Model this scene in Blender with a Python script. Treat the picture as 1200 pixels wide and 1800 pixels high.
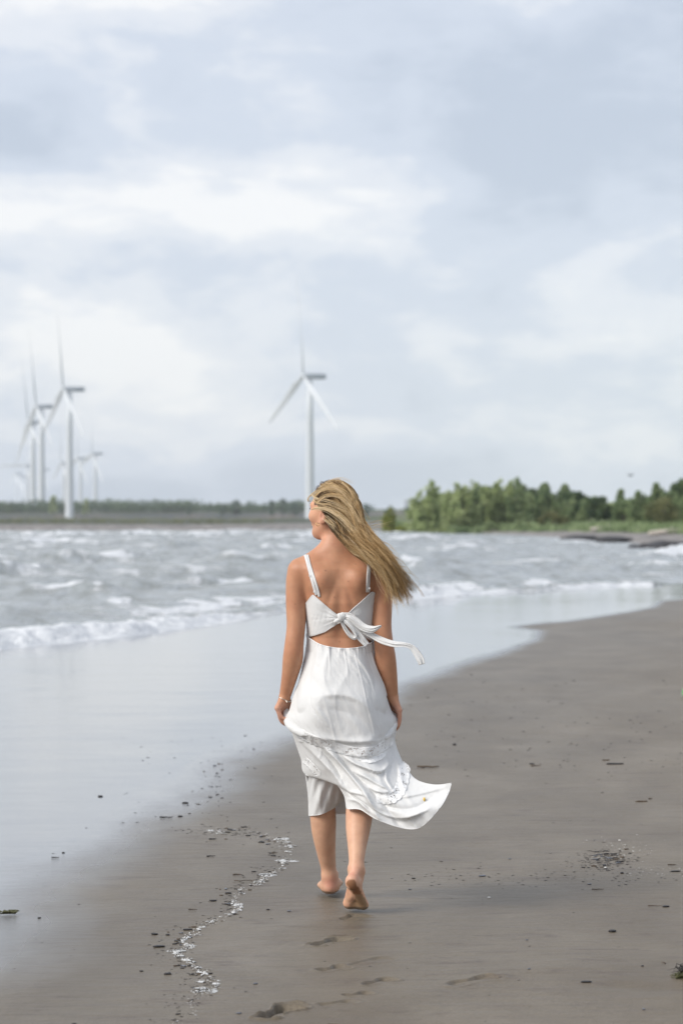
import bpy, math, random
import numpy as np
from mathutils import Vector
random.seed(7)
rng = np.random.default_rng(7)
sc = bpy.context.scene
for o in list(bpy.data.objects):
    bpy.data.objects.remove(o)

# ------------------------------------------------------------------ camera
CZ = 1.52            # eye height of the photographer above the sand
FP = 4250.0          # focal length in pixels of the 1200 x 1800 photograph (85 mm)
HY = 910.0           # row of the horizon
cam = bpy.data.objects.new('camera', bpy.data.cameras.new('camera'))
sc.collection.objects.link(cam)
cam.location = (0, 0, CZ)
cam.rotation_euler = (math.radians(90) + math.atan((HY - 900) / FP), 0, 0)
cam.data.sensor_fit = 'VERTICAL'
cam.data.sensor_height = 36.0
cam.data.sensor_width = 24.0
cam.data.lens = 85.0
cam.data.clip_start = 0.5
cam.data.clip_end = 20000
cam.data.dof.use_dof = True
cam.data.dof.focus_distance = 9.45
cam.data.dof.aperture_fstop = 4.0
sc.camera = cam

# ------------------------------------------------------------------ sky and sun
SUN = Vector((-0.74, -0.42, 0.60)).normalized()
sun_el = math.asin(SUN.z)
sun_az = math.atan2(SUN.x, SUN.y)
world = bpy.data.worlds.new("World")
sc.world = world
world.use_nodes = True
nt = world.node_tree
nt.nodes.clear()
N = nt.nodes.new
L = nt.links.new
w_out = N('ShaderNodeOutputWorld')
bg_sky = N('ShaderNodeBackground')
bg_cld = N('ShaderNodeBackground')
wmix = N('ShaderNodeMixShader')
nish = N('ShaderNodeTexSky')
nish.sky_type = 'NISHITA'
nish.sun_disc = False
nish.sun_elevation = sun_el
nish.sun_rotation = sun_az
bg_sky.inputs['Strength'].default_value = 0.11
L(nish.outputs['Color'], bg_sky.inputs['Color'])
tc = N('ShaderNodeTexCoord')


def wmath(op, a, b=None, c=None):
    n = N('ShaderNodeMath')
    n.operation = op
    for i, v in enumerate((a, b, c)):
        if v is None:
            continue
        if isinstance(v, (int, float)):
            n.inputs[i].default_value = v
        else:
            L(v, n.inputs[i])
    return n.outputs[0]


def wnoise(scale, vec, detail, rough, dist=0.0, off=(0, 0, 0)):
    m = N('ShaderNodeMapping')
    m.inputs['Scale'].default_value = scale
    m.inputs['Location'].default_value = off
    L(vec, m.inputs['Vector'])
    n = N('ShaderNodeTexNoise')
    n.inputs['Scale'].default_value = 1.0
    n.inputs['Detail'].default_value = detail
    n.inputs['Roughness'].default_value = rough
    n.inputs['Distortion'].default_value = dist
    L(m.outputs[0], n.inputs['Vector'])
    return n.outputs['Fac']


gen = tc.outputs['Generated']
nA = wnoise((13, 13, 30), gen, 5, 0.52, 0.5, (3.1, 0.4, 2.2))
nB = wnoise((34, 34, 80), gen, 4, 0.55, 0.3, (1.1, 5.4, 7.2))
nC = wnoise((4, 4, 9), gen, 3, 0.5, 0.2, (9.1, 2.4, 4.2))
acc = wmath('MULTIPLY_ADD', nA, 1.35, -0.14)
acc = wmath('MULTIPLY_ADD', wmath('SUBTRACT', nB, 0.5), 0.55, acc)
acc = wmath('MULTIPLY_ADD', wmath('SUBTRACT', nC, 0.5), 0.35, acc)
warpn = N('ShaderNodeTexNoise')
warpn.inputs['Scale'].default_value = 22
warpn.inputs['Detail'].default_value = 3
L(gen, warpn.inputs['Vector'])
vsub = N('ShaderNodeVectorMath'); vsub.operation = 'SUBTRACT'
L(warpn.outputs['Color'], vsub.inputs[0]); vsub.inputs[1].default_value = (0.5, 0.5, 0.5)
vsc = N('ShaderNodeVectorMath'); vsc.operation = 'MULTIPLY_ADD'
L(vsub.outputs[0], vsc.inputs[0]); vsc.inputs[1].default_value = (0.05, 0.05, 0.03); L(gen, vsc.inputs[2])
gw = vsc.outputs[0]
# cloud banks: (column, row, half width, half height, brightness)
BANKS = [(480, 320, 260, 90, 0.42), (0, 380, 180, 60, 0.35), (330, 620, 300, 60, 0.18), (900, 470, 300, 50, 0.12), (200, 600, 170, 70, 0.42), (30, 20, 330, 110, 0.34),
         (740, 610, 60, 36, 0.22), (980, 620, 260, 60, 0.22), (700, 765, 160, 26, 0.18), (600, 120, 330, 60, -0.02),
         (100, 240, 400, 55, -0.42), (960, 240, 330, 150, -0.5), (600, 560, 260, 90, -0.18), (350, 575, 90, 45, -0.30),
         (350, 860, 500, 45, -0.34), (860, 560, 110, 50, -0.2), (850, 860, 500, 45, -0.2), (760, 690, 330, 30, -0.16),
         (200, 450, 260, 50, -0.12), (1150, 430, 200, 60, 0.14), (320, 720, 200, 40, 0.06), (1100, 40, 200, 60, -0.1)]
for (px, py, hw, hh, am) in BANKS:
    d = Vector(((px - 600) / FP, 1.0, (HY - py) / FP)).normalized()
    m = N('ShaderNodeVectorMath'); m.operation = 'SUBTRACT'
    L(gw, m.inputs[0]); m.inputs[1].default_value = d
    s = N('ShaderNodeVectorMath'); s.operation = 'MULTIPLY'
    L(m.outputs[0], s.inputs[0]); s.inputs[1].default_value = (FP / hw, FP / hw * 0.4, FP / hh)
    ln = N('ShaderNodeVectorMath'); ln.operation = 'DOT_PRODUCT'
    L(s.outputs[0], ln.inputs[0]); L(s.outputs[0], ln.inputs[1])
    e = wmath('POWER', 2.718, wmath('MULTIPLY', ln.outputs['Value'], -0.7))
    acc = wmath('MULTIPLY_ADD', e, am * 1.0, acc)
ramp = N('ShaderNodeValToRGB')
ramp.color_ramp.interpolation = 'EASE'
els = ramp.color_ramp.elements
els[0].position = 0.0;  els[0].color = (0.49, 0.55, 0.655, 1)
els[1].position = 1.0;  els[1].color = (0.89, 0.89, 0.90, 1)
e2 = els.new(0.45); e2.color = (0.60, 0.655, 0.755, 1)
e3 = els.new(0.72); e3.color = (0.735, 0.765, 0.825, 1)
L(acc, ramp.inputs[0])
L(ramp.outputs[0], bg_cld.inputs['Color'])
bg_cld.inputs['Strength'].default_value = 1.05
wmix.inputs[0].default_value = 0.9
L(bg_sky.outputs[0], wmix.inputs[1])
L(bg_cld.outputs[0], wmix.inputs[2])
L(wmix.outputs[0], w_out.inputs['Surface'])

sl = bpy.data.lights.new('sun', 'SUN')
sl.energy = 3.0
sl.angle = math.radians(26)
sl.color = (1.0, 0.95, 0.88)
so = bpy.data.objects.new('sun', sl)
so.rotation_euler = SUN.to_track_quat('Z', 'Y').to_euler()
so.location = (-30, -10, 40)
sc.collection.objects.link(so)
sc.view_settings.view_transform = 'Standard'
sc.view_settings.look = 'None'
sc.view_settings.exposure = 0.15
sc.view_settings.gamma = 1.0
sc.render.engine = 'CYCLES'
sc.cycles.use_denoising = True
try:
    sc.cycles.denoiser = 'OPENIMAGEDENOISE'
except Exception:
    pass
sc.cycles.max_bounces = 6
sc.cycles.volume_bounces = 2
sc.cycles.transparent_max_bounces = 12

# ------------------------------------------------------------------ helpers
def col():
    return sc.collection


def mesh_obj(name, verts, faces, mat=None, parent=None, smooth=True, attrs=None, label=None, cat=None, group=None, kind=None, loc=None):
    """One mesh object. faces: (n,3|4) array or list."""
    v = np.asarray(verts, dtype=np.float64).reshape(-1, 3)
    if loc is not None:
        v = v - np.asarray(loc)
    me = bpy.data.meshes.new(name)
    if isinstance(faces, np.ndarray) and faces.ndim == 2:
        n, k = faces.shape
        me.vertices.add(len(v)); me.vertices.foreach_set('co', v.astype(np.float32).ravel())
        me.loops.add(n * k); me.loops.foreach_set('vertex_index', faces.astype(np.int32).ravel())
        me.polygons.add(n)
        me.polygons.foreach_set('loop_start', np.arange(0, n * k, k, dtype=np.int32))
        me.polygons.foreach_set('loop_total', np.full(n, k, dtype=np.int32))
        me.update(calc_edges=True); me.validate()
    else:
        me.from_pydata([tuple(p) for p in v], [], [tuple(int(i) for i in f) for f in faces])
        me.update()
    if smooth:
        me.polygons.foreach_set('use_smooth', np.ones(len(me.polygons), dtype=bool))
    for nm, arr in (attrs or {}).items():
        arr = np.asarray(arr, dtype=np.float32)
        if arr.ndim == 1:
            a = me.attributes.new(nm, 'FLOAT', 'POINT'); a.data.foreach_set('value', arr)
        else:
            a = me.attributes.new(nm, 'FLOAT_COLOR', 'POINT')
            if arr.shape[1] == 3:
                arr = np.concatenate([arr, np.ones((len(arr), 1), np.float32)], 1)
            a.data.foreach_set('color', arr.ravel())
    if mat:
        me.materials.append(mat)
    o = bpy.data.objects.new(name, me)
    col().objects.link(o)
    if loc is not None:
        o.location = loc
    if parent:
        o.parent = parent
    tag(o, label, cat, group, kind)
    return o


def tag(o, label=None, cat=None, group=None, kind=None):
    if label: o['label'] = label
    if cat: o['category'] = cat
    if group: o['group'] = group
    if kind: o['kind'] = kind


def empty(name, loc, label, cat, group=None, rz=0.0):
    o = bpy.data.objects.new(name, None)
    o.empty_display_size = 0.1
    o.location = loc
    o.rotation_euler = (0, 0, rz)
    col().objects.link(o)
    tag(o, label, cat, group)
    return o


class Mat:
    def __init__(self, name, rough=0.6, color=(0.5, 0.5, 0.5), ior=1.45, spec=0.5, sss=0.0):
        self.m = bpy.data.materials.new(name)
        self.m.use_nodes = True
        self.t = self.m.node_tree
        self.b = self.t.nodes['Principled BSDF']
        self.out = self.t.nodes['Material Output']
        self.b.inputs['Base Color'].default_value = (*color, 1)
        self.b.inputs['Roughness'].default_value = rough
        self.b.inputs['IOR'].default_value = ior
        self.b.inputs['Specular IOR Level'].default_value = spec

    def n(self, t):
        return self.t.nodes.new(t)

    def l(self, a, b):
        self.t.links.new(a, b)

    def attr(self, name, c=False):
        a = self.n('ShaderNodeAttribute'); a.attribute_name = name
        return a.outputs['Color'] if c else a.outputs['Fac']

    def coord(self, kind='Object', scale=(1, 1, 1), loc=(0, 0, 0)):
        t = self.n('ShaderNodeTexCoord'); m = self.n('ShaderNodeMapping')
        m.inputs['Scale'].default_value = scale; m.inputs['Location'].default_value = loc
        self.l(t.outputs[kind], m.inputs['Vector'])
        return m.outputs[0]

    def noise(self, vec, scale, detail=4, rough=0.55, dist=0):
        n = self.n('ShaderNodeTexNoise')
        n.inputs['Scale'].default_value = scale; n.inputs['Detail'].default_value = detail
        n.inputs['Roughness'].default_value = rough; n.inputs['Distortion'].default_value = dist
        if vec is not None: self.l(vec, n.inputs['Vector'])
        return n.outputs['Fac']

    def ramp(self, fac, stops):
        r = self.n('ShaderNodeValToRGB')
        e = r.color_ramp.elements
        e[0].position, e[0].color = stops[0][0], (*stops[0][1], 1)
        e[1].position, e[1].color = stops[-1][0], (*stops[-1][1], 1)
        for p, c in stops[1:-1]:
            x = e.new(p); x.color = (*c, 1)
        self.l(fac, r.inputs[0])
        return r.outputs[0]

    def mixc(self, fac, a, b, mode='MIX'):
        m = self.n('ShaderNodeMix'); m.data_type = 'RGBA'; m.blend_type = mode
        for s, v in ((m.inputs[0], fac), (m.inputs[6], a), (m.inputs[7], b)):
            if isinstance(v, (int, float)): s.default_value = v
            elif isinstance(v, tuple): s.default_value = (*v, 1) if len(v) == 3 else v
            else: self.l(v, s)
        return m.outputs[2]

    def mixf(self, fac, a, b):
        m = self.n('ShaderNodeMix'); m.data_type = 'FLOAT'
        for s, v in ((m.inputs[0], fac), (m.inputs[2], a), (m.inputs[3], b)):
            if isinstance(v, (int, float)): s.default_value = v
            else: self.l(v, s)
        return m.outputs[0]

    def math(self, op, a, b=0.0, c=0.0):
        m = self.n('ShaderNodeMath'); m.operation = op
        for s, v in zip(m.inputs, (a, b, c)):
            if isinstance(v, (int, float)): s.default_value = v
            else: self.l(v, s)
        return m.outputs[0]

    def bump(self, h, strength=0.3, dist=0.01):
        b = self.n('ShaderNodeBump')
        b.inputs['Distance'].default_value = dist
        if isinstance(strength, (int, float)): b.inputs['Strength'].default_value = strength
        else: self.l(strength, b.inputs['Strength'])
        self.l(h, b.inputs['Height'])
        self.l(b.outputs[0], self.b.inputs['Normal'])

    def base(self, c):
        self.l(c, self.b.inputs['Base Color'])


def hash2(ix, iy, seed):
    h = (ix.astype(np.int64) * 374761393 + iy.astype(np.int64) * 668265263 + seed * 1442695041) & 0xFFFFFFFF
    h = ((h ^ (h >> 13)) * 1274126177) & 0xFFFFFFFF
    h = (h ^ (h >> 16)) & 0xFFFFFFFF
    return h.astype(np.float64) / 4294967295.0


def vnoise(x, y, seed=0):
    x = np.asarray(x, float); y = np.asarray(y, float)
    ix = np.floor(x); iy = np.floor(y)
    fx = x - ix; fy = y - iy
    ux = fx * fx * fx * (fx * (fx * 6 - 15) + 10); uy = fy * fy * fy * (fy * (fy * 6 - 15) + 10)
    a = hash2(ix, iy, seed); b = hash2(ix + 1, iy, seed); c = hash2(ix, iy + 1, seed); d = hash2(ix + 1, iy + 1, seed)
    return (a * (1 - ux) + b * ux) * (1 - uy) + (c * (1 - ux) + d * ux) * uy - 0.5


def fbm(x, y, seed=0, octv=4, gain=0.5):
    s = 0; a = 1.0
    for i in range(octv):
        s = s + a * vnoise(x * 2 ** i + 17.3 * i, y * 2 ** i - 9.1 * i, seed + i)
        a *= gain
    return s


def sstep(a, b, x):
    t = np.clip((x - a) / (b - a), 0, 1)
    return t * t * (3 - 2 * t)


def G(px, py, z=0.0):
    """world point on the level z seen at a pixel of the photograph"""
    Y = (CZ - z) * FP / (py - HY)
    return ((px - 600) / FP * Y, Y)


def PW(px, py, Y):
    return np.array([(px - 600) / FP * Y, Y, CZ - (py - HY) / FP * Y])


def sdist(P, poly):
    """signed distance to a closed polygon, positive inside"""
    poly = np.asarray(poly, float)
    x, y = P[:, 0], P[:, 1]
    dmin = np.full(len(P), 1e18); ins = np.zeros(len(P), bool)
    for i in range(len(poly)):
        a = poly[i]; b = poly[(i + 1) % len(poly)]
        ab = b - a
        t = np.clip(((x - a[0]) * ab[0] + (y - a[1]) * ab[1]) / (ab @ ab + 1e-12), 0, 1)
        d = (x - a[0] - t * ab[0]) ** 2 + (y - a[1] - t * ab[1]) ** 2
        dmin = np.minimum(dmin, d)
        cond = ((a[1] > y) != (b[1] > y))
        xs = (b[0] - a[0]) * (y - a[1]) / (b[1] - a[1] + 1e-18) + a[0]
        ins ^= cond & (x < xs)
    d = np.sqrt(dmin)
    return np.where(ins, d, -d)


def pdist(P, line):
    """distance to an open polyline and position along it"""
    line = np.asarray(line, float)
    best = np.full(len(P), 1e18); along = np.zeros(len(P)); s0 = 0.0
    for i in range(len(line) - 1):
        a, b = line[i], line[i + 1]
        ab = b - a; ln = math.hypot(*ab)
        t = np.clip(((P[:, 0] - a[0]) * ab[0] + (P[:, 1] - a[1]) * ab[1]) / (ln * ln), 0, 1)
        d = (P[:, 0] - a[0] - t * ab[0]) ** 2 + (P[:, 1] - a[1] - t * ab[1]) ** 2
        m = d < best
        best[m] = d[m]; along[m] = s0 + t[m] * ln
        s0 += ln
    return np.sqrt(best), along


def grid_faces(nr, nc, wrap=False):
    i = np.arange(nr - 1)[:, None]; j = np.arange(nc if wrap else nc - 1)[None, :]
    a = i * nc + j; b = i * nc + (j + 1) % nc
    c = (i + 1) * nc + (j + 1) % nc; d = (i + 1) * nc + j
    return np.stack([a, b, c, d], -1).reshape(-1, 4)
# ------------------------------------------------------------------ beach
SEA = -0.16
shore_px = [(-900, 1290), (-500, 1222), (-200, 1180), (0, 1152), (150, 1136), (300, 1118), (420, 1100), (500, 1083), (600, 1068), (700, 1060), (800, 1053),
            (900, 1046), (1000, 1041), (1130, 1034)]
SHORE = [(-62, -120), (-22, -20)] + [G(px, py, SEA) for px, py in shore_px]


def xmap(T, Yv):
    return T * np.maximum(Yv, 7.0) + np.sign(T) * np.maximum(np.abs(T) - 0.168, 0) * 60


# the bay closes to the right of the frame and comes back along the rock ledge
far_px = [(1500, 972), (1300, 966), (1200, 961), (1100, 952), (985, 944), (900, 939.5), (800, 936.5), (680, 934.5), (560, 933), (300, 933), (0, 933.5), (-500, 933), (-1500, 932)]
FARS = [G(px, py, SEA) for px, py in far_px]
BAY = SHORE + [(13.0, 66.0), (22.0, 80.0), (34.0, 100.0)] + FARS + [(-900, 60), (-900, -120)]

film_px = [(-400, 1790), (0, 1690), (70, 1615), (130, 1550), (195, 1500), (255, 1464), (330, 1420), (395, 1362), (460, 1322), (520, 1292), (600, 1255),
           (690, 1222), (720, 1192), (800, 1166), (880, 1140), (948, 1118), (952, 1100), (900, 1092), (1000, 1084), (1090, 1072), (1150, 1062), (1162, 1050), (1300, 1040)]
FILM = [G(px, py) for px, py in film_px] + [(20, 78), (-100, 90), (-200, -120), (-40, -120), (-10, -20)]


def sand_height(x, y):
    P = np.stack([x, y], 1)
    d = sdist(P, BAY)                      # >0 under the lake
    f = sdist(P, FILM)
    z = -0.10 * sstep(-14, 0, d) - np.clip(d, 0, 60) * 0.03 - 0.06 * sstep(0, 0.7, d)
    z = z + np.clip(-d - 30, 0, 200) * 0.004
    wetk = 1 - sstep(-0.4, 0.8, f) * 0.8
    z = z + wetk * (0.016 * fbm(x * 0.55 + 0.25 * y, y * 0.35, 3, 3) + 0.0022 * fbm(x * 3.0 + y, y * 1.6, 9, 3))
    # a long low ridge of sand running up from the strand line
    for (pts, w, a) in RIDGES:
        dd, al = pdist(P, pts)
        z = z + a * np.exp(-(dd / w) ** 2)
    return z, d, f


RIDGES = [([G(330, 1672), G(430, 1650), G(520, 1620), G(600, 1606)], 0.10, 0.006),
          ([G(640, 1760), G(850, 1712), G(1000, 1690)], 0.09, 0.005),
          ([G(1090, 1728), G(1150, 1732), G(1300, 1730)], 0.07, -0.009)]
# footprints: heel and toe pixels, width, depth
PRINTS = [((552, 1653), (608, 1640), 0.09, 0.012, 0.5), ((560, 1697), (612, 1690), 0.085, 0.007, 0.9), ((462, 1778), (522, 1757), 0.095, 0.022, 0.6),
          ((640, 1722), (690, 1712), 0.08, 0.007, 1.0), ((565, 1758), (622, 1752), 0.085, 0.004, 1.2), ((790, 1726), (868, 1712), 0.09, 0.006, 1.1),
          ((610, 1742), (650, 1736), 0.07, 0.006, 1.0), ((606, 1611), (640, 1603), 0.09, 0.006, 0.8), ((560, 1800), (600, 1795), 0.08, 0.010, 1.0),
          ((620, 1690), (680, 1676), 0.08, 0.003, 1.2), ((1000, 1300), (1040, 1296), 0.12, 0.006, 1.2), ((950, 1222), (990, 1220), 0.12, 0.008, 1.2)]


def prints(x, y):
    z = np.zeros_like(x)
    for k, (h, t, w, dep, soft) in enumerate(PRINTS):
        a = np.array(G(*h)); b = np.array(G(*t))
        ab = b - a; ln = math.hypot(*ab); u = ab / ln; n = np.array([-u[1], u[0]])
        m = (np.abs(x - (a[0] + b[0]) / 2) < 0.5) & (np.abs(y - (a[1] + b[1]) / 2) < 0.5)
        if not m.any():
            continue
        dx = x[m] - a[0]; dy = y[m] - a[1]
        s = (dx * u[0] + dy * u[1]) / ln; q = (dx * n[0] + dy * n[1])
        s = s + 0.08 * vnoise(x[m] * 14, y[m] * 14, k); q = q + 0.022 * vnoise(x[m] * 16, y[m] * 16, k + 40)
        wid = w * (0.40 + 0.10 * np.cos(s * 2 * np.pi) + 0.12 * sstep(0.3, 0.8, s))
        e = np.maximum(np.abs(q) / wid, np.abs(s - 0.5) / 0.56)
        e = (np.abs(q / wid) ** 3 + np.abs((s - 0.5) / 0.56) ** 3) ** (1 / 3)
        cup = 1 - sstep(0.82, 0.82 + 0.16 * soft, e + 0.06 * vnoise(x[m] * 60, y[m] * 60, k + 300))
        rim = np.exp(-((e - 1.12) / (0.12 * soft)) ** 2)
        deep = 0.25 + 0.55 * np.exp(-((s - 0.1) / 0.2) ** 2) + 0.75 * np.exp(-((s - 0.85) / 0.16) ** 2) + 0.6 * np.exp(-((q / wid - 0.75) / 0.3) ** 2)
        z[m] += -1.25 * dep * cup * deep + dep * 0.55 * rim * (0.6 + vnoise(x[m] * 40, y[m] * 40, k + 80))
    return z


rows = list(np.arange(1845, 1585, -0.62)) + list(np.arange(1585, 1165, -1.6)) + list(np.arange(1165, 985, -2.2))
Ys = [-110, -70, -40, -20, -10, -4, 0.0, 2.0, 3.0, 4.0, 5.0, 6.0, 6.6] + [CZ * FP / (r - HY) for r in rows] + list(np.linspace(92, 140, 12))
Ys = np.array(sorted(set(Ys)))
tx = list(-np.geomspace(0.165, 2.5, 26)[::-1]) + list(np.arange(-650, 651, 3.2) / FP) + list(np.geomspace(0.165, 2.5, 26))
tx = np.array(tx)
YY, TT = np.meshgrid(Ys, tx, indexing='ij')
XX = xmap(TT, YY)
x, y = XX.ravel(), YY.ravel()
z, dW, fW = sand_height(x, y)
z = z + prints(x, y)
z = z - 3.0 * sstep(122, 140, y) * (dW < 0)
z = z + 0.0024 * fbm(x * 0.9, y * 1.8, 27, 3) * sstep(0, 1.5, fW)
nz = 0.5 * fbm(x * 1.3, y * 0.5, 21, 4) + 0.25 * fbm(x * 6, y * 2.5, 25, 2)
wet = sstep(-0.45, 0.65, (fW / np.clip(1.05 - 0.024 * y, 0.3, 0.85)) + nz * 0.45)
# damp, slightly smoother zone next to the film
damp = sstep(-4.5, 0.5, fW + nz * 1.5)
# sand stays crisp round the foot prints
def SZ(px_, py_):
    X, Yv = G(px_, py_)
    return SZW(X, Yv)


def SZW(X, Yv):
    zz, _, _ = sand_height(np.array([X]), np.array([Yv]))
    return float(zz[0] + prints(np.array([X]), np.array([Yv]))[0])


m = Mat('wet_sand', rough=0.6, ior=1.33)
co = m.coord('Object')
aw = m.attr('wet'); ad = m.attr('damp')
n1 = m.noise(m.coord('Object', (0.9, 0.5, 1)), 1.6, 6, 0.6, 0.3)
n2 = m.noise(co, 420, 2, 0.7)
n3 = m.noise(m.coord('Object', (3, 9, 3)), 1.7, 5, 0.6)
dry = m.ramp(n1, [(0.3, (0.132, 0.104, 0.070)), (0.55, (0.178, 0.145, 0.102)), (0.75, (0.222, 0.184, 0.136))])
dry = m.mixc(m.math('MULTIPLY', m.ramp(n3, [(0.45, (0, 0, 0)), (0.75, (1, 1, 1))]), 0.35), dry, (0.125, 0.100, 0.085))
n4 = m.noise(m.coord('Object', (1.6, 5.0, 3)), 2.2, 6, 0.7, 0.4)
dry = m.mixc(m.math('MULTIPLY', m.ramp(n4, [(0.56, (0, 0, 0)), (0.66, (1, 1, 1))]), 0.6), dry, (0.095, 0.066, 0.048))
grain = m.mixc(0.5, m.ramp(n2, [(0.28, (0.40, 0.40, 0.40)), (0.5, (1, 1, 1)), (0.78, (1.6, 1.55, 1.5))]), m.ramp(m.noise(co, 130, 2, 0.7), [(0.3, (0.6, 0.6, 0.6)), (0.5, (1, 1, 1)), (0.7, (1.4, 1.4, 1.4))]))
dry = m.mixc(1.0, dry, grain, 'MULTIPLY')
c = m.mixc(ad, dry, m.mixc(1.0, dry, (0.86, 0.88, 0.92), 'MULTIPLY'))
c = m.mixc(aw, c, (0.17, 0.178, 0.19))  # film base tinted bluish: some of the sky's reflection put into the colour
m.base(c)
ro = m.mixf(ad, 0.50, 0.40)
ro = m.mixf(aw, ro, 0.055)
m.l(m.mixf(aw, 1.33, 1.52), m.b.inputs['IOR'])
m.l(ro, m.b.inputs['Roughness'])
sp = m.mixf(aw, 0.5, 0.9)
m.l(sp, m.b.inputs['Specular IOR Level'])
hb = m.math('ADD', m.math('MULTIPLY', n2, 0.3), m.noise(m.coord('Object', (8, 22, 8)), 1.0, 4, 0.6))
hb = m.math('ADD', hb, m.math('MULTIPLY', m.noise(m.coord('Object', (2.5, 7, 2)), 1.6, 4, 0.6), 2.0))
m.bump(hb, m.mixf(aw, 0.6, 0.03), 0.008)
MAT_SAND = m.m
beach = mesh_obj('beach', np.stack([x, y, z], 1), grid_faces(len(Ys), len(tx)), MAT_SAND, attrs={'wet': wet, 'damp': damp}, kind='structure')

# ------------------------------------------------------------------ lake
Ys2 = [-110, -60, -30, -12, -4, 0, 4, 8, 11, 13, 15, 16.5] + [G(0, r, SEA)[1] for r in np.arange(1300, 1180, -6)] + [G(0, r, SEA)[1] for r in np.arange(1180, 965, -0.75)]
ylast = Ys2[-1]
Ys2 += list(np.arange(ylast + 1.1, 345, 1.25))
Ys2 = np.array(Ys2)
tx2 = np.array(list(-np.geomspace(0.168, 2.2, 34)[::-1]) + list(np.arange(-660, 661, 3.4) / FP) + list(np.geomspace(0.168, 1.2, 26)))
YY, TT = np.meshgrid(Ys2, tx2, indexing='ij')
x, y = xmap(TT, YY).ravel(), YY.ravel()
P = np.stack([x, y], 1)
d = sdist(P, BAY)
ds, al = pdist(P, SHORE)
al = al - 149.4263
ds = np.where(d > 0, ds, -ds)
z = np.full_like(x, SEA)
amp = sstep(0.5, 12, ds) * sstep(0, 10, d) * 0.75 + 0.25 * sstep(0, 4, d)
h = np.zeros_like(x); crest = np.zeros_like(x)
wx = x + 1.3 * fbm(x * 0.08, y * 0.03, 51, 3); wy = y + 3.5 * fbm(x * 0.07, y * 0.05, 61, 3)
for k, (lam, ang, a) in enumerate([(9.5, -14, 0.12), (7.1, -30, 0.095), (5.2, 4, 0.085), (3.6, -34, 0.045), (2.6, 12, 0.032), (1.9, -25, 0.028), (1.35, -50, 0.020), (1.0, 10, 0.022), (0.8, -40, 0.018)]):
    an = math.radians(ang - 24)
    nx, ny = math.cos(an), math.sin(an)
    ph = 2 * np.pi * (nx * wx + ny * wy) / lam + k * 1.7
    env = 0.55 + 1.2 * np.clip(vnoise(x * 0.09 + k * 5, y * 0.035 + k * 3, 70 + k) + 0.5, 0, 1)
    s = 0.5 + 0.5 * np.sin(ph)
    cr = s ** 2.2
    h += a * env * (cr - 0.35) * 1.6
    if k < 4:
        crest += a * env * cr
z += amp * h * 0.8
# spilling crests: short foam lines in rows parallel to the shore
foam = np.zeros_like(x)
cap = sstep(0.25, 0.36, crest + 0.10 * fbm(x * 0.9, y * 0.5, 90, 3)) * sstep(8, 18, ds)
foam = np.maximum(foam, cap * (0.35 + 0.9 * (vnoise(x * 2.3, y * 1.0, 93) + 0.5)))
BREAKERS = [([(60, 1050), (95, 1046), (150, 1046), (190, 1050)], 0.24, 1.5), ([(-80, 1008), (0, 1001), (80, 996)], 0.26, 2.4), ([(90, 986), (180, 980), (285, 975)], 0.26, 2.6),
            ([(330, 1018), (390, 1015), (480, 1014)], 0.20, 1.1), ([(440, 968), (500, 962), (540, 965)], 0.26, 3.0), ([(20, 955), (90, 950), (190, 952)], 0.3, 4.5),
            ([(0, 938), (110, 940), (250, 937), (420, 938), (560, 937)], 0.28, 6), ([(260, 962), (340, 960)], 0.30, 0.3), ([(690, 985), (740, 988)], 0.25, 2.2),
            ([(715, 1004), (760, 1001)], 0.22, 0.6), ([(1110, 978), (1200, 972), (1300, 980)], 0.2, 3.5), ([(760, 965), (830, 967)], 0.22, 2.0),
            ([(1060, 990), (1200, 995)], 0.16, 3.0), ([(700, 1046), (760, 1042), (800, 1044)], 0.15, 1.0), ([(210, 1030), (300, 1022)], 0.16, 0.3),
            ([(360, 985), (430, 990)], 0.2, 0.4), ([(0, 1080), (60, 1072)], 0.16, 0.15)]
nf = fbm(x * 1.4, y * 0.9, 101, 4, 0.6)
for (pp, hh, fw) in BREAKERS:
    line = [G(a, b, SEA + 0.1) for a, b in pp]
    dd, aa = pdist(P, line)
    tot = sum(math.dist(line[i], line[i + 1]) for i in range(len(line) - 1))
    endf = sstep(0, tot * 0.25, aa) * sstep(0, tot * 0.25, tot - aa)
    hw = max(0.55, y.mean() * 0.0) + 0.002 * y
    # steeper on the shore side
    h1 = np.exp(-(dd / (0.75 * hw + 0.2)) ** 2)
    z += hh * h1 * (0.5 + 0.5 * endf) * (1 + 0.5 * nf)
    if fw > 0.5:
        foam = np.maximum(foam, sstep(0.8, 0.15, dd / (0.55 * fw) + 1.1 * nf) * (0.4 + 0.55 * endf))
# the bore running up the sand
wob = 0.35 * fbm(al * 0.25, al * 0.0 + 3, 111, 3) + 0.22 * nf
db = ds - wob - 0.15
str_ = (1.0 + 0.35 * vnoise(al * 0.16, al * 0 + 1.0, 117)) * (1 - 0.5 * sstep(12, 22, al))
z += (0.27 * np.exp(-((db - 0.55) / np.where(db < 0.55, 0.34, 0.75)) ** 2) * str_ + 0.055 * fbm(x * 3.2, y * 2.4, 120, 3) * np.exp(-((db - 0.6) / 0.9) ** 2))
z -= 0.08 * np.exp(-((db - 2.4) / 0.8) ** 2)
z += 0.12 * np.exp(-((db - 4.0) / 0.8) ** 2) * (vnoise(al * 0.12, al * 0 + 7.0, 119) + 0.4)
thin = 1 - 0.55 * sstep(12, 20, al)
foam = np.maximum(foam, sstep(-0.15, 0.1, db) * sstep((1.7 + 0.8 * vnoise(al * 0.2, al * 0, 5)) * thin, 0.6 * thin, db) * (1 - 0.4 * sstep(12, 20, al) * sstep(-0.1, 0.25, vnoise(al * .35, al * 0, 15))))
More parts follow.
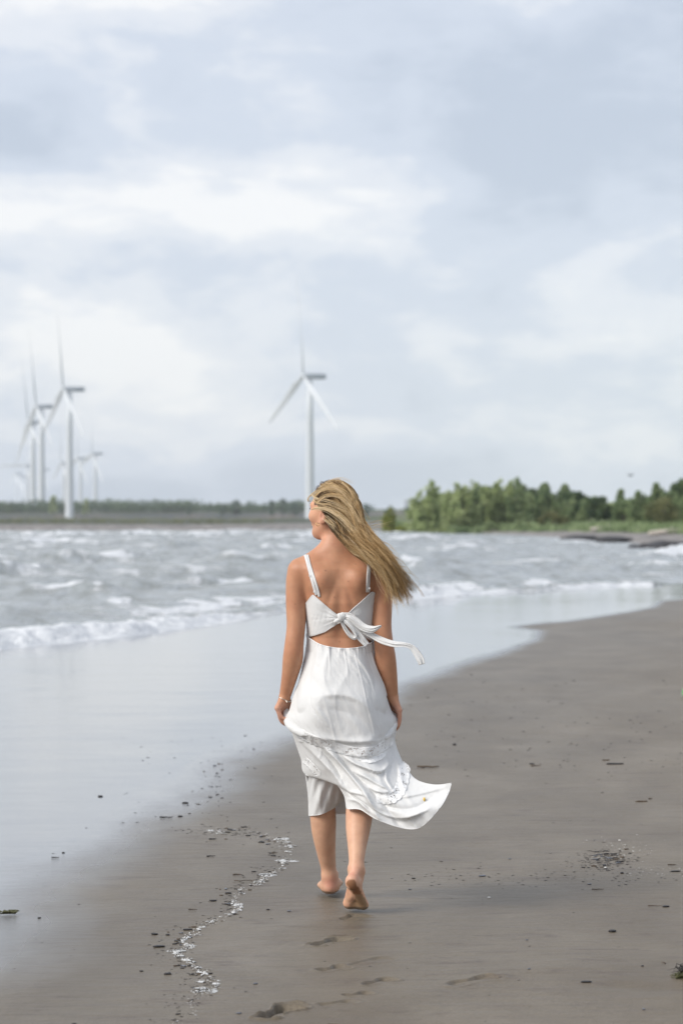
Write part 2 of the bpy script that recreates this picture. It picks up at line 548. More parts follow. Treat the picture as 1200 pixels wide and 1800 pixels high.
# second foam line to the right and old foam streaks
right = sstep(38, 46, y) * sstep(70, 60, y)
foam = np.maximum(foam, 0.85 * right * sstep(0.9, 0.2, np.abs(ds - 3.2 - 3 * nf * 0.6)))
streak = sstep(0.20, 0.60, fbm(x * 0.8 + y * 0.15, y * 0.22, 130, 4, 0.6) + 0.05)
foam = np.maximum(foam, 0.55 * streak * sstep(0, 6, ds))
fard = sstep(150, 280, y) * sstep(3, -6, x / np.maximum(y, 1) * 12)
foam = np.maximum(foam, fard * sstep(-0.05, 0.25, fbm(x * 0.12, y * 0.10, 141, 3)) * 0.8)
foam = np.clip(foam, 0, 1)
z = z - 0.35 * sstep(0.05, -0.6, db)      # the front edge dives below the sand
z = np.where(d < -1.0, SEA - 1.2, z)
m = Mat('lake_water', rough=0.2, ior=1.33, spec=0.5)
af = m.attr('foam')
w1 = m.noise(m.coord('Object', (1.0, 0.45, 1)), 1.7, 6, 0.68, 0.5)
w2 = m.noise(m.coord('Object', (1.0, 0.6, 1)), 5.5, 4, 0.65, 0.2)
fn = m.noise(m.coord('Object', (1.0, 1.0, 2)), 4.5, 6, 0.75, 0.4)
ff = m.math('ADD', m.math('MULTIPLY', af, 1.35), m.math('MULTIPLY', m.math('SUBTRACT', fn, 0.5), 1.5))
fm = m.n('ShaderNodeMapRange'); fm.interpolation_type = 'SMOOTHSTEP'
m.l(ff, fm.inputs[0]); fm.inputs[1].default_value = 0.42; fm.inputs[2].default_value = 0.95
fmask = fm.outputs[0]
wc = m.ramp(w1, [(0.32, (0.17, 0.178, 0.15)), (0.5, (0.29, 0.31, 0.305)), (0.68, (0.40, 0.425, 0.44))])
foamc = m.ramp(fn, [(0.25, (0.50, 0.53, 0.56)), (0.6, (0.80, 0.81, 0.82))])
m.base(m.mixc(fmask, wc, foamc))
m.l(m.mixf(fmask, 0.24, 0.7), m.b.inputs['Roughness'])
hh_ = m.math('ADD', m.math('MULTIPLY', w1, 1.0), m.math('MULTIPLY', w2, 0.35))
hh_ = m.math('ADD', hh_, m.math('MULTIPLY', m.math('MULTIPLY', fn, fmask), 0.6))
m.bump(hh_, 0.65, 0.18)
lake = mesh_obj('water', np.stack([x, y, z], 1), grid_faces(len(Ys2), len(tx2)), m.m, attrs={'foam': foam}, kind='structure')

# ------------------------------------------------------------------ far land
def land_h(x, y):
    P = np.stack([x, y], 1)
    dl = -sdist(P, BAY)
    zz = -1.0 + 1.05 * sstep(-3, 0.5, dl) + 0.55 * sstep(0, 9, dl) + 0.12 * fbm(x * 0.06, y * 0.05, 201, 3) * sstep(2, 20, dl)
    rightbank = sstep(-0.05, 0.05, x / np.maximum(y, 1))
    zz = zz + rightbank * (0.7 * sstep(12, 45, dl) + 1.2 * sstep(45, 160, dl))
    # slag bluff behind the turbines
    bl = sstep(1480, 1530, y + 60 * vnoise(x * 0.004, 0 * x, 205)) * (4.4 + 1.8 * vnoise(x * 0.006, x * 0, 207) + 0.9 * vnoise(x * 0.03, x * 0 + 4, 208))
    zz = zz + bl
    zz = zz - 3.0 * (1 - sstep(97, 128, y))
    return zz, dl


yl = np.array(list(np.linspace(96, 420, 200)) + list(np.linspace(430, 1440, 40)) + list(np.linspace(1455, 1560, 24)) + list(np.geomspace(1600, 3900, 12)))
tl = np.concatenate([-np.geomspace(0.17, 0.9, 16)[::-1], np.linspace(-0.16, 0.16, 260), np.geomspace(0.17, 0.9, 16)])
YY, TT = np.meshgrid(yl, tl, indexing='ij')
x, y = (TT * YY).ravel(), YY.ravel()
z, dl = land_h(x, y)
m = Mat('shore_ground', rough=0.85)
ar = m.attr('stone'); ab = m.attr('bluff')
g1 = m.noise(m.coord('Object'), 0.16, 6, 0.65)
g2 = m.noise(m.coord('Object'), 0.9, 5, 0.6)
grass = m.ramp(g1, [(0.3, (0.030, 0.040, 0.025)), (0.5, (0.052, 0.064, 0.038)), (0.7, (0.10, 0.10, 0.07))])
grass = m.mixc(m.attr('green'), grass, m.ramp(g1, [(0.3, (0.10, 0.14, 0.05)), (0.5, (0.16, 0.20, 0.08)), (0.7, (0.26, 0.26, 0.13))]))
stone = m.ramp(g2, [(0.3, (0.09, 0.085, 0.085)), (0.5, (0.20, 0.185, 0.175)), (0.7, (0.40, 0.37, 0.335))])
slag = m.ramp(m.noise(m.coord('Object', (1, 1, 5)), 0.03, 5, 0.7), [(0.3, (0.030, 0.038, 0.050)), (0.5, (0.06, 0.064, 0.078)), (0.72, (0.18, 0.13, 0.11))])
cc = m.mixc(ar, grass, stone)
m.base(m.mixc(ab, cc, slag))
m.bump(g2, 0.8, 0.2)
stone_a = sstep(42, 34, dl + 5 * fbm(x * 0.05, y * 0.03, 220, 3)) 
rb = sstep(-0.02, 0.08, x / y)
stone_a = np.maximum(stone_a * (1 - rb), rb * sstep(12, 6, dl + 8 * fbm(x * 0.08, y * 0.03, 221, 3)))
bluff = sstep(1478, 1492, y) * sstep(1535, 1515, y)
land = mesh_obj('ground', np.stack([x, y, z], 1), grid_faces(len(yl), len(tl)), m.m, attrs={'stone': stone_a, 'bluff': bluff, 'green': rb}, kind='structure')
# ------------------------------------------------------------------ the walking woman: signed distance body
YP = 9.55
PS = FP / YP         # pixels per metre at her distance


def J(px, py, dy=0.0):
    return PW(px, py, YP + dy)


HS = 0.0035
ORG = np.array([-0.31, 9.16, -0.012])
DIM = (178, 246, 482)
F = np.full(DIM, 1.0, np.float32)


def cell_box(lo, hi):
    a = np.maximum(np.floor((np.array(lo) - ORG) / HS).astype(int), 0)
    b = np.minimum(np.ceil((np.array(hi) - ORG) / HS).astype(int) + 1, DIM)
    return tuple(slice(int(a[i]), int(b[i])) for i in range(3))


def coords(sl):
    return [(ORG[i] + HS * np.arange(sl[i].start, sl[i].stop, dtype=np.float32)).astype(np.float32).reshape([-1 if j == i else 1 for j in range(3)]) for i in range(3)]


def put(fn, lo, hi, k, sub=False, rep=None):
    sl = cell_box(np.array(lo) - k - 0.012, np.array(hi) + k + 0.012)
    X, Yc, Z = coords(sl)
    dd = fn(X, Yc, Z).astype(np.float32)
    A = F[sl]
    if sub:
        dd = -dd
        h_ = np.clip(0.5 - 0.5 * (A - dd) / k, 0, 1)
        F[sl] = A * (1 - h_) + dd * h_ + k * h_ * (1 - h_)
    else:
        h_ = np.clip(0.5 + 0.5 * (A - dd) / k, 0, 1)
        F[sl] = A * (1 - h_) + dd * h_ - k * h_ * (1 - h_)


def cone(a, b, ra, rb, k=0.02, sub=False):
    a = np.array(a, float); b = np.array(b, float)
    ab = b - a; l2 = float(ab @ ab) + 1e-12
    r = max(ra, rb)

    def fn(X, Yc, Z):
        t = np.clip(((X - a[0]) * ab[0] + (Yc - a[1]) * ab[1] + (Z - a[2]) * ab[2]) / l2, 0, 1)
        return np.sqrt((X - a[0] - t * ab[0]) ** 2 + (Yc - a[1] - t * ab[1]) ** 2 + (Z - a[2] - t * ab[2]) ** 2) - (ra + (rb - ra) * t)
    put(fn, np.minimum(a, b) - r, np.maximum(a, b) + r, k, sub)


def ellip(c_, radii, k=0.02, R=None, sub=False):
    c_ = np.array(c_, float); R = np.eye(3) if R is None else np.array(R)
    r = max(radii)

    def fn(X, Yc, Z):
        dx, dy_, dz = X - c_[0], Yc - c_[1], Z - c_[2]
        u = [R[i][0] * dx + R[i][1] * dy_ + R[i][2] * dz for i in range(3)]
        k0 = np.sqrt(sum((u[i] / radii[i]) ** 2 for i in range(3)))
        k1 = np.sqrt(sum((u[i] / radii[i] ** 2) ** 2 for i in range(3))) + 1e-9
        return k0 * (k0 - 1) / k1
    put(fn, c_ - r, c_ + r, k, sub)


def chain(pts, k=0.012, sub=8):
    """a limb: one smooth tapering sweep through joints with radii, blended on as one piece"""
    q = np.array([[*p, r] for p, r in pts], float)
    n_ = len(q); out_ = []
    for i in range(n_ - 1):
        p0, p1, p2, p3 = q[max(i - 1, 0)], q[i], q[i + 1], q[min(i + 2, n_ - 1)]
        for j in range(sub):
            t = j / sub
            out_.append(0.5 * (2 * p1 + (p2 - p0) * t + (2 * p0 - 5 * p1 + 4 * p2 - p3) * t * t + (-p0 + 3 * p1 - 3 * p2 + p3) * t ** 3))
    out_.append(q[-1]); out_ = np.array(out_)
    rm = out_[:, 3].max()

    def fn(X, Yc, Z):
        best = None
        for A_, B_ in zip(out_[:-1], out_[1:]):
            ab = B_[:3] - A_[:3]; l2 = float(ab @ ab) + 1e-12
            t = np.clip(((X - A_[0]) * ab[0] + (Yc - A_[1]) * ab[1] + (Z - A_[2]) * ab[2]) / l2, 0, 1)
            dd = np.sqrt((X - A_[0] - t * ab[0]) ** 2 + (Yc - A_[1] - t * ab[1]) ** 2 + (Z - A_[2] - t * ab[2]) ** 2) - (A_[3] + (B_[3] - A_[3]) * t)
            best = dd if best is None else np.minimum(best, dd)
        return best
    put(fn, out_[:, :3].min(0) - rm, out_[:, :3].max(0) + rm, k)


# torso: row, centre column, half width px, centre dy, half depth
TORSO = [(952, 592, 18, 0.026, 0.030), (972, 595, 38, 0.020, 0.046), (985, 596.5, 66, 0.012, 0.062), (1000, 597, 74, 0.008, 0.078), (1030, 597, 66, 0.008, 0.094), (1060, 597.5, 59, 0.012, 0.100), (1090, 597.5, 56.5, 0.018, 0.094),
         (1120, 597.5, 54.5, 0.022, 0.086), (1145, 598, 55.5, 0.020, 0.088), (1175, 599, 63, 0.010, 0.098), (1205, 600, 71, 0.002, 0.108), (1240, 600, 77, -0.002, 0.116), (1275, 600, 74, 0.0, 0.106), (1300, 600, 70, 0.0, 0.09)]
T_ = np.array(TORSO, float)


def torso_at(z):
    """centre x, half width, centre y, half depth at height z"""
    zr = CZ - (T_[:, 0] - HY) / FP * YP
    o = np.argsort(zr)
    f_ = lambda c_: np.interp(z, zr[o], c_[o])
    return f_((T_[:, 1] - 600) / PS), f_(T_[:, 2] / PS), f_(YP + T_[:, 3]), f_(T_[:, 4])


def torso_fn(X, Yc, Z):
    cx, hw, cy, hd = [q.astype(np.float32) for q in torso_at(Z)]
    n_ = 2.25
    q = (np.abs((X - cx) / hw) ** n_ + np.abs((Yc - cy) / hd) ** n_) ** (1 / n_)
    dd = (q - 1) * np.minimum(hw, hd)
    ztop = CZ - (952 - HY) / PS; zbot = CZ - (1300 - HY) / PS
    return np.maximum(dd, np.maximum(Z - ztop, zbot - Z))


put(torso_fn, (-0.19, 9.40, 0.62), (0.19, 9.70, 1.43), 0.03)
# neck, trapezius, shoulders
chain([(J(592, 985, 0.015), 0.058), (J(590, 962, 0.020), 0.050), (J(588, 930, 0.032), 0.0485)], 0.03)
for s, sh in ((-1, (526, 1001)), (1, (667, 1002))):
    cone(J(590 + s * 10, 966, 0.012), J(sh[0] - s * 4, sh[1] - 2, 0.006), 0.034, 0.036, 0.035)
    cone(J(597 + s * 34, 1018, -0.045), J(597 + s * 48, 1002, -0.02), 0.045, 0.040, 0.03)      # shoulder blade mass
    ellip(J(597 + s * 26, 1066, 0.075), (0.062, 0.055, 0.055), 0.03)                          # bust
    ellip(J(600 + s * 35, 1238, -0.056), (0.068, 0.074, 0.080), 0.045)                        # seat
# left arm (hangs on the left of the picture), then the right one
chain([(J(526, 1004, 0.0), 0.0455), (J(522, 1022, 0.0), 0.0435), (J(519.5, 1060, -0.006), 0.0385), (J(520, 1100, -0.016), 0.0365), (J(517, 1132, -0.024), 0.0375),
       (J(514.5, 1158, -0.018), 0.0395), (J(509, 1188, 0.0), 0.0315), (J(501.5, 1221, 0.025), 0.0235)], 0.02)
chain([(J(667, 1004, 0.0), 0.0455), (J(669.5, 1022, 0.0), 0.0435), (J(672, 1060, -0.006), 0.0385), (J(671.5, 1100, -0.016), 0.0365), (J(674.5, 1132, -0.024), 0.0375),
       (J(678, 1158, -0.018), 0.0395), (J(684, 1188, 0.0), 0.0315), (J(689, 1221, 0.025), 0.0235)], 0.02)
# thighs, knees, calves
chain([(J(566, 1265, 0.0), 0.078), (J(565, 1320, 0.04), 0.068), (J(565, 1378, 0.10), 0.053), (J(566, 1400, 0.12), 0.050), (J(568, 1440, 0.145), 0.0515), (J(569.5, 1466, 0.16), 0.047),
       (J(573.5, 1500, 0.19), 0.037), (J(576.5, 1520, 0.21), 0.0315), (J(579, 1540, 0.22), 0.029)], 0.03)
chain([(J(634, 1265, 0.0), 0.078), (J(636, 1320, 0.0), 0.068), (J(634, 1378, 0.0), 0.053), (J(632, 1400, -0.02), 0.050), (J(631, 1432, -0.07), 0.0525), (J(629, 1458, -0.11), 0.047),
       (J(627.5, 1485, -0.15), 0.037), (J(626.5, 1508, -0.185), 0.0305), (J(626, 1524, -0.205), 0.028)], 0.03)
# left foot, flat on the sand, pointing away from the camera
hx = -0.0455
chain([(J(579, 1540, 0.22), 0.029), ((hx, 9.79, 0.060), 0.030)], 0.02)
ellip((hx, 9.775, 0.031), (0.031, 0.034, 0.031), 0.02)
chain([((hx, 9.80, 0.040), 0.033), ((hx - 0.004, 9.87, 0.036), 0.031), ((hx - 0.008, 9.93, 0.026), 0.024)], 0.02)
cone((hx + 0.012, 9.80, 0.030), (hx + 0.028, 9.945, 0.020), 0.026, 0.020, 0.02)
cone((hx - 0.016, 9.80, 0.024), (hx - 0.040, 9.915, 0.014), 0.022, 0.014, 0.02)
cone((hx - 0.024, 9.79, 0.072), (hx - 0.021, 9.80, 0.070), 0.009, 0.009, 0.014)
cone((hx + 0.024, 9.79, 0.080), (hx + 0.021, 9.80, 0.078), 0.009, 0.009, 0.014)
for i in range(5):
    t = i / 4
    cone((hx + 0.030 - 0.066 * t, 9.950 - 0.035 * t ** 1.5, 0.014), (hx + 0.040 - 0.084 * t, 9.995 - 0.055 * t ** 1.4, 0.0105), 0.0125 - 0.003 * t, 0.0115 - 0.0035 * t, 0.006)
# right foot, heel lifted, ball and toes on the sand
ank = J(626, 1528, -0.205)
heel = np.array([0.0400, 9.303, 0.118])
ballL = np.array([0.0300, 9.395, 0.024]); ballR = np.array([0.0850, 9.385, 0.019])
chain([(ank, 0.0275), (J(625, 1545, -0.20), 0.030)], 0.02)
cone(ank + np.array([0, -0.016, -0.005]), heel + np.array([0.003, 0.0, 0.012]), 0.013, 0.020, 0.02)
ellip(heel, (0.0255, 0.026, 0.029), 0.015)
cone(ank + np.array([0.002, 0.02, -0.01]), (0.054, 9.415, 0.050), 0.028, 0.022, 0.02)
cone(heel + np.array([0.010, 0.012, -0.008]), ballR, 0.022, 0.0185, 0.02)
cone(heel + np.array([0.006, 0.030, -0.006]), ballL, 0.021, 0.0215, 0.02)
cone(ballL, ballR, 0.0215, 0.018, 0.012)
cone(ank + np.array([-0.021, 0.004, 0.0]), ank + np.array([-0.018, 0.006, 0.0]), 0.008, 0.008, 0.014)
cone(ank + np.array([0.022, 0.0, -0.01]), ank + np.array([0.019, 0.002, -0.01]), 0.008, 0.008, 0.014)
for i in range(5):
    t = i / 4
    cone((0.028 + 0.058 * t, 9.415 - 0.012 * t, 0.020), (0.024 + 0.066 * t, 9.468 - 0.030 * t, 0.0105), 0.0125 - 0.003 * t, 0.0115 - 0.003 * t, 0.006)
# arch hollow under the lifted foot
ellip((0.020, 9.335, 0.060), (0.014, 0.02, 0.030), 0.012, sub=True)
# ---- hands
def hand(wr, kn, dirs, kdir, curl, thumb, rad=1.0):
    """wr wrist, kn list of 4 knuckle points, dirs finger directions for the three phalanges"""
    wr = np.array(wr)
    for i, kp in enumerate(kn):
        kp = np.array(kp)
        cone(wr + (kp - wr) * 0.12, kp, 0.0165, 0.0118, 0.010)
        L1, L2, L3 = [q * (1.0, 1.06, 1.0, 0.82)[i] for q in (0.036, 0.024, 0.019)]
        p1 = kp + np.array(dirs[i][0]) / np.linalg.norm(dirs[i][0]) * L1
        p2 = p1 + np.array(dirs[i][1]) / np.linalg.norm(dirs[i][1]) * L2
        p3 = p2 + np.array(dirs[i][2]) / np.linalg.norm(dirs[i][2]) * L3
        chain([(kp, 0.0100 * rad), (p1, 0.0086 * rad), (p2, 0.0078 * rad), (p3, 0.0066 * rad)], 0.0035)
    t0, t1, t2, t3 = [np.array(q) for q in thumb]
    chain([(t0, 0.0150), (t1, 0.0120), (t2, 0.0098), (t3, 0.0080)], 0.006)


wl = J(500.5, 1224, 0.025)
hand(wl, [J(500, 1248, 0.062), J(495, 1248.5, 0.042), J(490.5, 1247.5, 0.020), J(487.5, 1244.5, -0.002)],
     [((-0.1, 0.3, -1), (0.55, 0.1, -0.6), (0.9, -0.2, 0.1)), ((-0.05, 0.1, -1), (0.6, 0.1, -0.6), (0.9, -0.1, 0.25)), ((0.15, 0.0, -1), (0.55, 0.1, -0.6), (0.9, 0, 0.2)), ((0.35, 0.0, -1), (0.7, 0.1, -0.7), (0.9, 0, 0.0))],
     None, None, [J(504, 1228, 0.045), J(508, 1238, 0.062), J(508.5, 1246, 0.075), J(506.5, 1252, 0.086)])
wrr = J(689.5, 1224, 0.025)
hand(wrr, [J(692, 1248, 0.060), J(696, 1250, 0.040), J(699.5, 1250.5, 0.018), J(701.5, 1248, -0.004)],
     [((0.1, 0.3, -1), (-0.4, 0.1, -0.8), (-0.8, -0.1, -0.3)), ((0.1, 0.1, -1), (-0.4, 0.0, -0.8), (-0.7, 0, -0.4)), ((0.12, 0.0, -1), (-0.25, 0.0, -1), (-0.5, 0, -0.7)), ((0.05, 0.0, -1), (-0.12, 0.0, -1), (-0.28, 0, -1))],
     None, None, [J(686, 1228, 0.045), J(682, 1237, 0.055), J(682.5, 1246, 0.058), J(685, 1254, 0.060)])
# ---- head, turned to the left
HT = math.radians(54)
hf = np.array([-math.sin(HT), math.cos(HT), 0.0]); hl = np.array([-math.cos(HT), -math.sin(HT), 0.0]); hu = np.array([0, 0, 1.0])
HC = J(584, 890, 0.035)
RH = [hl, hf, hu]


def hp(l_, f_, u_):
    return HC + hl * l_ + hf * f_ + hu * u_


ellip(hp(0, -0.008, 0.004), (0.071, 0.090, 0.083), 0.02, RH)
ellip(hp(0, 0.035, -0.040), (0.056, 0.055, 0.068), 0.03, RH)
for s in (-1, 1):
    cone(hp(s * 0.050, 0.0, -0.068), hp(s * 0.012, 0.068, -0.104), 0.017, 0.014, 0.025)
    ellip(hp(s * 0.036, 0.056, -0.040), (0.026, 0.026, 0.024), 0.02, RH)
    cone(hp(s * 0.012, 0.079, 0.004), hp(s * 0.045, 0.063, 0.006), 0.010, 0.010, 0.014)
    ellip(hp(s * 0.031, 0.092, -0.014), (0.015, 0.014, 0.010), 0.012, RH, sub=True)
    # ear
    ellip(hp(s * 0.0735, -0.010, -0.040), (0.0065, 0.0165, 0.0300), 0.006, [hl * 0.94 - hf * 0.34 * s, hf * 0.94 + hl * 0.34 * s, hu])
    ellip(hp(s * 0.0800, -0.006, -0.036), (0.0055, 0.0085, 0.0150), 0.004, [hl * 0.94 - hf * 0.34 * s, hf * 0.94 + hl * 0.34 * s, hu], sub=True)
    cone(hp(s * 0.071, 0.004, -0.062), hp(s * 0.071, 0.000, -0.066), 0.0065, 0.0055, 0.004)
cone(hp(0, 0.066, -0.109), hp(0, 0.070, -0.109), 0.016, 0.015, 0.02)
cone(hp(0, 0.0, -0.085), hp(0, 0.045, -0.095), 0.035, 0.028, 0.03)
cone(hp(0, 0.086, -0.008), hp(0, 0.106, -0.040), 0.007, 0.0095, 0.010)
ellip(hp(0, 0.098, -0.046), (0.015, 0.011, 0.007), 0.006, RH)
ellip(hp(0, 0.087, -0.066), (0.021, 0.010, 0.0055), 0.006, RH)
ellip(hp(0, 0.086, -0.075), (0.018, 0.010, 0.0060), 0.005, RH)


# relief of the back
def relief():
    sl = cell_box((-0.17, 9.38, 0.84), (0.17, 9.56, 1.45))
    X, Yc, Z = coords(sl)
    row = HY + (CZ - Z) * PS
    colx = 600 + X * PS
    g = lambda v, c_, w: np.exp(-((v - c_) / w) ** 2)
    a = 0.0085 * g(colx, 597 - 0.02 * (row - 1050), 9) * g(row, 1065, 62)                # spine furrow
    a = a - 0.0045 * g(colx + (row - 1030) * 0.25, 566, 15) * g(row, 1030, 34)            # blades
    a = a - 0.0045 * g(colx - (row - 1030) * 0.25, 629, 15) * g(row, 1030, 34)
    a = a + 0.0040 * g(colx + (row - 1040) * 0.35, 584, 6) * g(row, 1045, 26)
    a = a + 0.0040 * g(colx - (row - 1040) * 0.35, 611, 6) * g(row, 1045, 26)
    a = a - 0.0030 * g(colx, 575, 14) * g(row, 1125, 35) - 0.003 * g(colx, 620, 14) * g(row, 1125, 35)
    back = 1 - sstep(9.50, 9.54, Yc)
    F[sl] += (a * back).astype(np.float32)


relief()


def fsample(P):
    """trilinear distance and gradient"""
    q = (np.asarray(P) - ORG) / HS
    q = np.clip(q, 0.01, np.array(DIM) - 1.02)
    i = np.floor(q).astype(int); f_ = q - i
    r = 0
    for a in (0, 1):
        for b in (0, 1):
            for c_ in (0, 1):
                w = (f_[:, 0] if a else 1 - f_[:, 0]) * (f_[:, 1] if b else 1 - f_[:, 1]) * (f_[:, 2] if c_ else 1 - f_[:, 2])
                r = r + w * F[i[:, 0] + a, i[:, 1] + b, i[:, 2] + c_]
    return r


def fgrad(P, e=0.004):
    g = np.stack([fsample(P + np.eye(3)[k] * e) - fsample(P - np.eye(3)[k] * e) for k in range(3)], 1)
    return g / (np.linalg.norm(g, axis=1, keepdims=True) + 1e-9)


def push_out(P, gap, it=4):
    P = P.copy()
    for _ in range(it):
        d_ = fsample(P)
        m_ = d_ < gap
        if not m_.any():
            break
        P[m_] += fgrad(P[m_]) * (gap - d_[m_])[:, None] * 0.9
    return P


def surf(px, py, gap=0.003, y0=9.2, y1=9.8):
    """first point of the body under a pixel, lifted by gap towards the camera"""
    ys = np.arange(y0, y1, 0.002)
    P = np.stack([(px - 600) / FP * ys, ys, CZ - (py - HY) / FP * ys], 1)
    d_ = fsample(P)
    hit = np.where(d_ < gap)[0]
    if len(hit) == 0:
        return P[np.argmin(d_)]
    return P[hit[0]]


def surface_nets(F):
    S = F < 0
    c0 = S[:-1, :-1, :-1]
    cnt = np.zeros(c0.shape, np.uint8)
    for a in (0, 1):
        for b in (0, 1):
            for c_ in (0, 1):
                cnt += S[a:S.shape[0] - 1 + a, b:S.shape[1] - 1 + b, c_:S.shape[2] - 1 + c_]
    act = (cnt > 0) & (cnt < 8)
    idx = np.argwhere(act)
    vid = np.full(act.shape, -1, np.int32)
    vid[act] = np.arange(len(idx))
    acc_ = np.zeros((len(idx), 3)); n_ = np.zeros(len(idx))
    cs = [(a, b, c_) for a in (0, 1) for b in (0, 1) for c_ in (0, 1)]
    vals = {c_: F[idx[:, 0] + c_[0], idx[:, 1] + c_[1], idx[:, 2] + c_[2]].astype(float) for c_ in cs}
    for c_ in cs:
        for ax in range(3):
            if c_[ax] == 0:
                d_ = list(c_); d_[ax] = 1; d_ = tuple(d_)
                v0, v1 = vals[c_], vals[d_]
                m_ = (v0 < 0) != (v1 < 0)
                t = np.where(m_, v0 / np.where(m_, v0 - v1, 1), 0)
                p = np.tile(np.array(c_, float), (len(idx), 1)); p[:, ax] = t
                acc_ += p * m_[:, None]; n_ += m_
    V = ORG + HS * (idx + acc_ / n_[:, None])
    quads = []
    for ax in range(3):
        sh = [slice(1, -1)] * 3
        A = S[tuple(slice(0, -1) if k == ax else slice(1, -1) for k in range(3))]
        B = S[tuple(slice(1, None) if k == ax else slice(1, -1) for k in range(3))]
        e = np.argwhere(A != B)
        base = e.copy()
        for k in range(3):
            if k != ax: base[:, k] += 1
        flip = A[e[:, 0], e[:, 1], e[:, 2]]
        u, w = [(1, 2), (2, 0), (0, 1)][ax]
        def at(du, dw):
            q = base.copy(); q[:, u] -= du; q[:, w] -= dw
            return vid[q[:, 0], q[:, 1], q[:, 2]]
        Q = np.stack([at(1, 1), at(0, 1), at(0, 0), at(1, 0)], 1)
        Q[~flip] = Q[~flip][:, ::-1]
        quads.append(Q)
    return V, np.concatenate(quads)


BV, BQ = surface_nets(F)
# tints: tanned back and arms, pinker legs, sandy sole
row = HY + (CZ - BV[:, 2]) / BV[:, 1] * FP
tan = np.array([0.48, 0.235, 0.135]); face = np.array([0.60, 0.315, 0.200]); leg = np.array([0.60, 0.345, 0.225]); tint = np.tile(tan, (len(BV), 1))
k_ = sstep(985, 940, row)[:, None]; tint = tint * (1 - k_) + face * k_
k_ = sstep(1300, 1420, row)[:, None]; tint = tint * (1 - k_) + leg * k_
k_ = (sstep(1228, 1250, row) * sstep(1285, 1275, row))[:, None]; tint = tint * (1 - k_ * 0.7) + np.array([0.56, 0.30, 0.22]) * k_ * 0.7
pink = np.exp(-(np.linalg.norm(BV - np.array([hx, 9.745, 0.045]), axis=1) / 0.03) ** 2) + 0.8 * np.exp(-(np.linalg.norm(BV - np.array([0.045, 9.29, 0.165]), axis=1) / 0.03) ** 2)
pink += 0.6 * np.exp(-(np.linalg.norm(BV - hp(0.08, -0.01, -0.045), axis=1) / 0.02) ** 2)
pink = np.clip(pink, 0, 1)[:, None]; tint = tint * (1 - pink * 0.6) + np.array([0.66, 0.28, 0.22]) * pink * 0.6
BN = fgrad(BV)
foot = (BV[:, 0] > 0.0) & (BV[:, 1] < 9.56) & (BV[:, 2] < 0.16)
sole_n = np.array([0.0, -0.62, -0.78]); sd = BN @ sole_n
# dirty patch: heel pad, outer edge, ball
zf = BV[:, 2]
pxx = 600 + BV[:, 0] / BV[:, 1] * FP; pyy = row
axis_x = np.interp(pyy, [1545, 1555, 1568, 1580, 1592, 1602], [617, 618, 627, 633, 630, 625])
wid = np.interp(pyy, [1545, 1553, 1566, 1576, 1586, 1602], [6, 10, 9, 8, 17, 24])
heelcut = sstep(1543, 1548, pyy + 0.25 * (617 - pxx) * 0)
patch = foot * sstep(1.0, 0.75, np.abs(pxx - axis_x) / wid + 0.3 * vnoise(pxx * 0.4, pyy * 0.4, 7)) * heelcut * sstep(0.15, 0.4, sd)
brown = np.where((pyy < 1572)[:, None], np.array([0.20, 0.085, 0.035]), np.array([0.27, 0.17, 0.095]))
tint = tint * (1 - patch[:, None] * 0.88) + brown * patch[:, None] * 0.88
low = ((BV[:, 2] < 0.012) & (row > 1500))[:, None] * 0.6
tint = tint * (1 - low) + np.array([0.15, 0.12, 0.09]) * low
for (mx_, my_, mr_) in ((572, 1003, .0032), (612, 1022, .0026), (588, 1050, .0028), (566, 1026, .0022), (625, 992, .0024), (519, 1062, .0024), (597, 1128, .0024)):
    mp_ = surf(mx_, my_, 0.0)
    kk = np.exp(-(np.linalg.norm(BV - mp_, axis=1) / mr_) ** 2)[:, None] * .75
    tint = tint * (1 - kk) + np.array([0.16, 0.07, 0.04]) * kk
blot = fbm(BV[:, 0] * 22 + BV[:, 1] * 9, BV[:, 2] * 16, 61, 4)[:, None]
tint = tint * (1 + blot * np.array([0.07, 0.14, 0.16]))
# scalp under the hair
loc = BV - HC
lf, ll, lu = loc @ hf, loc @ hl, loc @ hu
scalp = (lu > -0.07) & (lf < 0.045) & (np.abs(row - 890) < 60) & ~((ll > 0.066) & (lu < -0.01)) & ((lu > 0.005) | (lf < -0.03)) & (np.linalg.norm(loc, axis=1) < 0.12)
tint[scalp] = (0.12, 0.075, 0.045)

woman = empty('person', (0.0, 9.6, 0.0), 'barefoot blonde woman in a white open-back sundress walking away along the beach, holding her skirt', 'person')
WL = (0.0, 9.6, 0.0)


def part(name, v, f, mat, parent=None, **kw):
    """a part of the person, kept in place under the person or one of her parts"""
    o = mesh_obj(name, np.asarray(v) - np.array(WL), f, mat, **kw)
    o.parent = parent or woman
    return o


m = Mat('skin', rough=0.48, ior=1.4, spec=0.45)
tn = m.attr('tint', True)
sk = m.noise(m.coord('Object'), 28, 5, 0.6)
sk2 = m.noise(m.coord('Object'), 260, 3, 0.6)
base_ = m.mixc(1.0, tn, m.ramp(sk, [(0.3, (0.92, 0.90, 0.90)), (0.7, (1.06, 1.08, 1.08))]), 'MULTIPLY')
m.base(base_)
m.b.inputs['Subsurface Weight'].default_value = 0.12
m.b.inputs['Subsurface Radius'].default_value = (1.0, 0.35, 0.18)
m.b.inputs['Subsurface Scale'].default_value = 0.012
m.bump(sk2, 0.12, 0.001)
body = part('body', BV, BQ, m.m, attrs={'tint': tint})


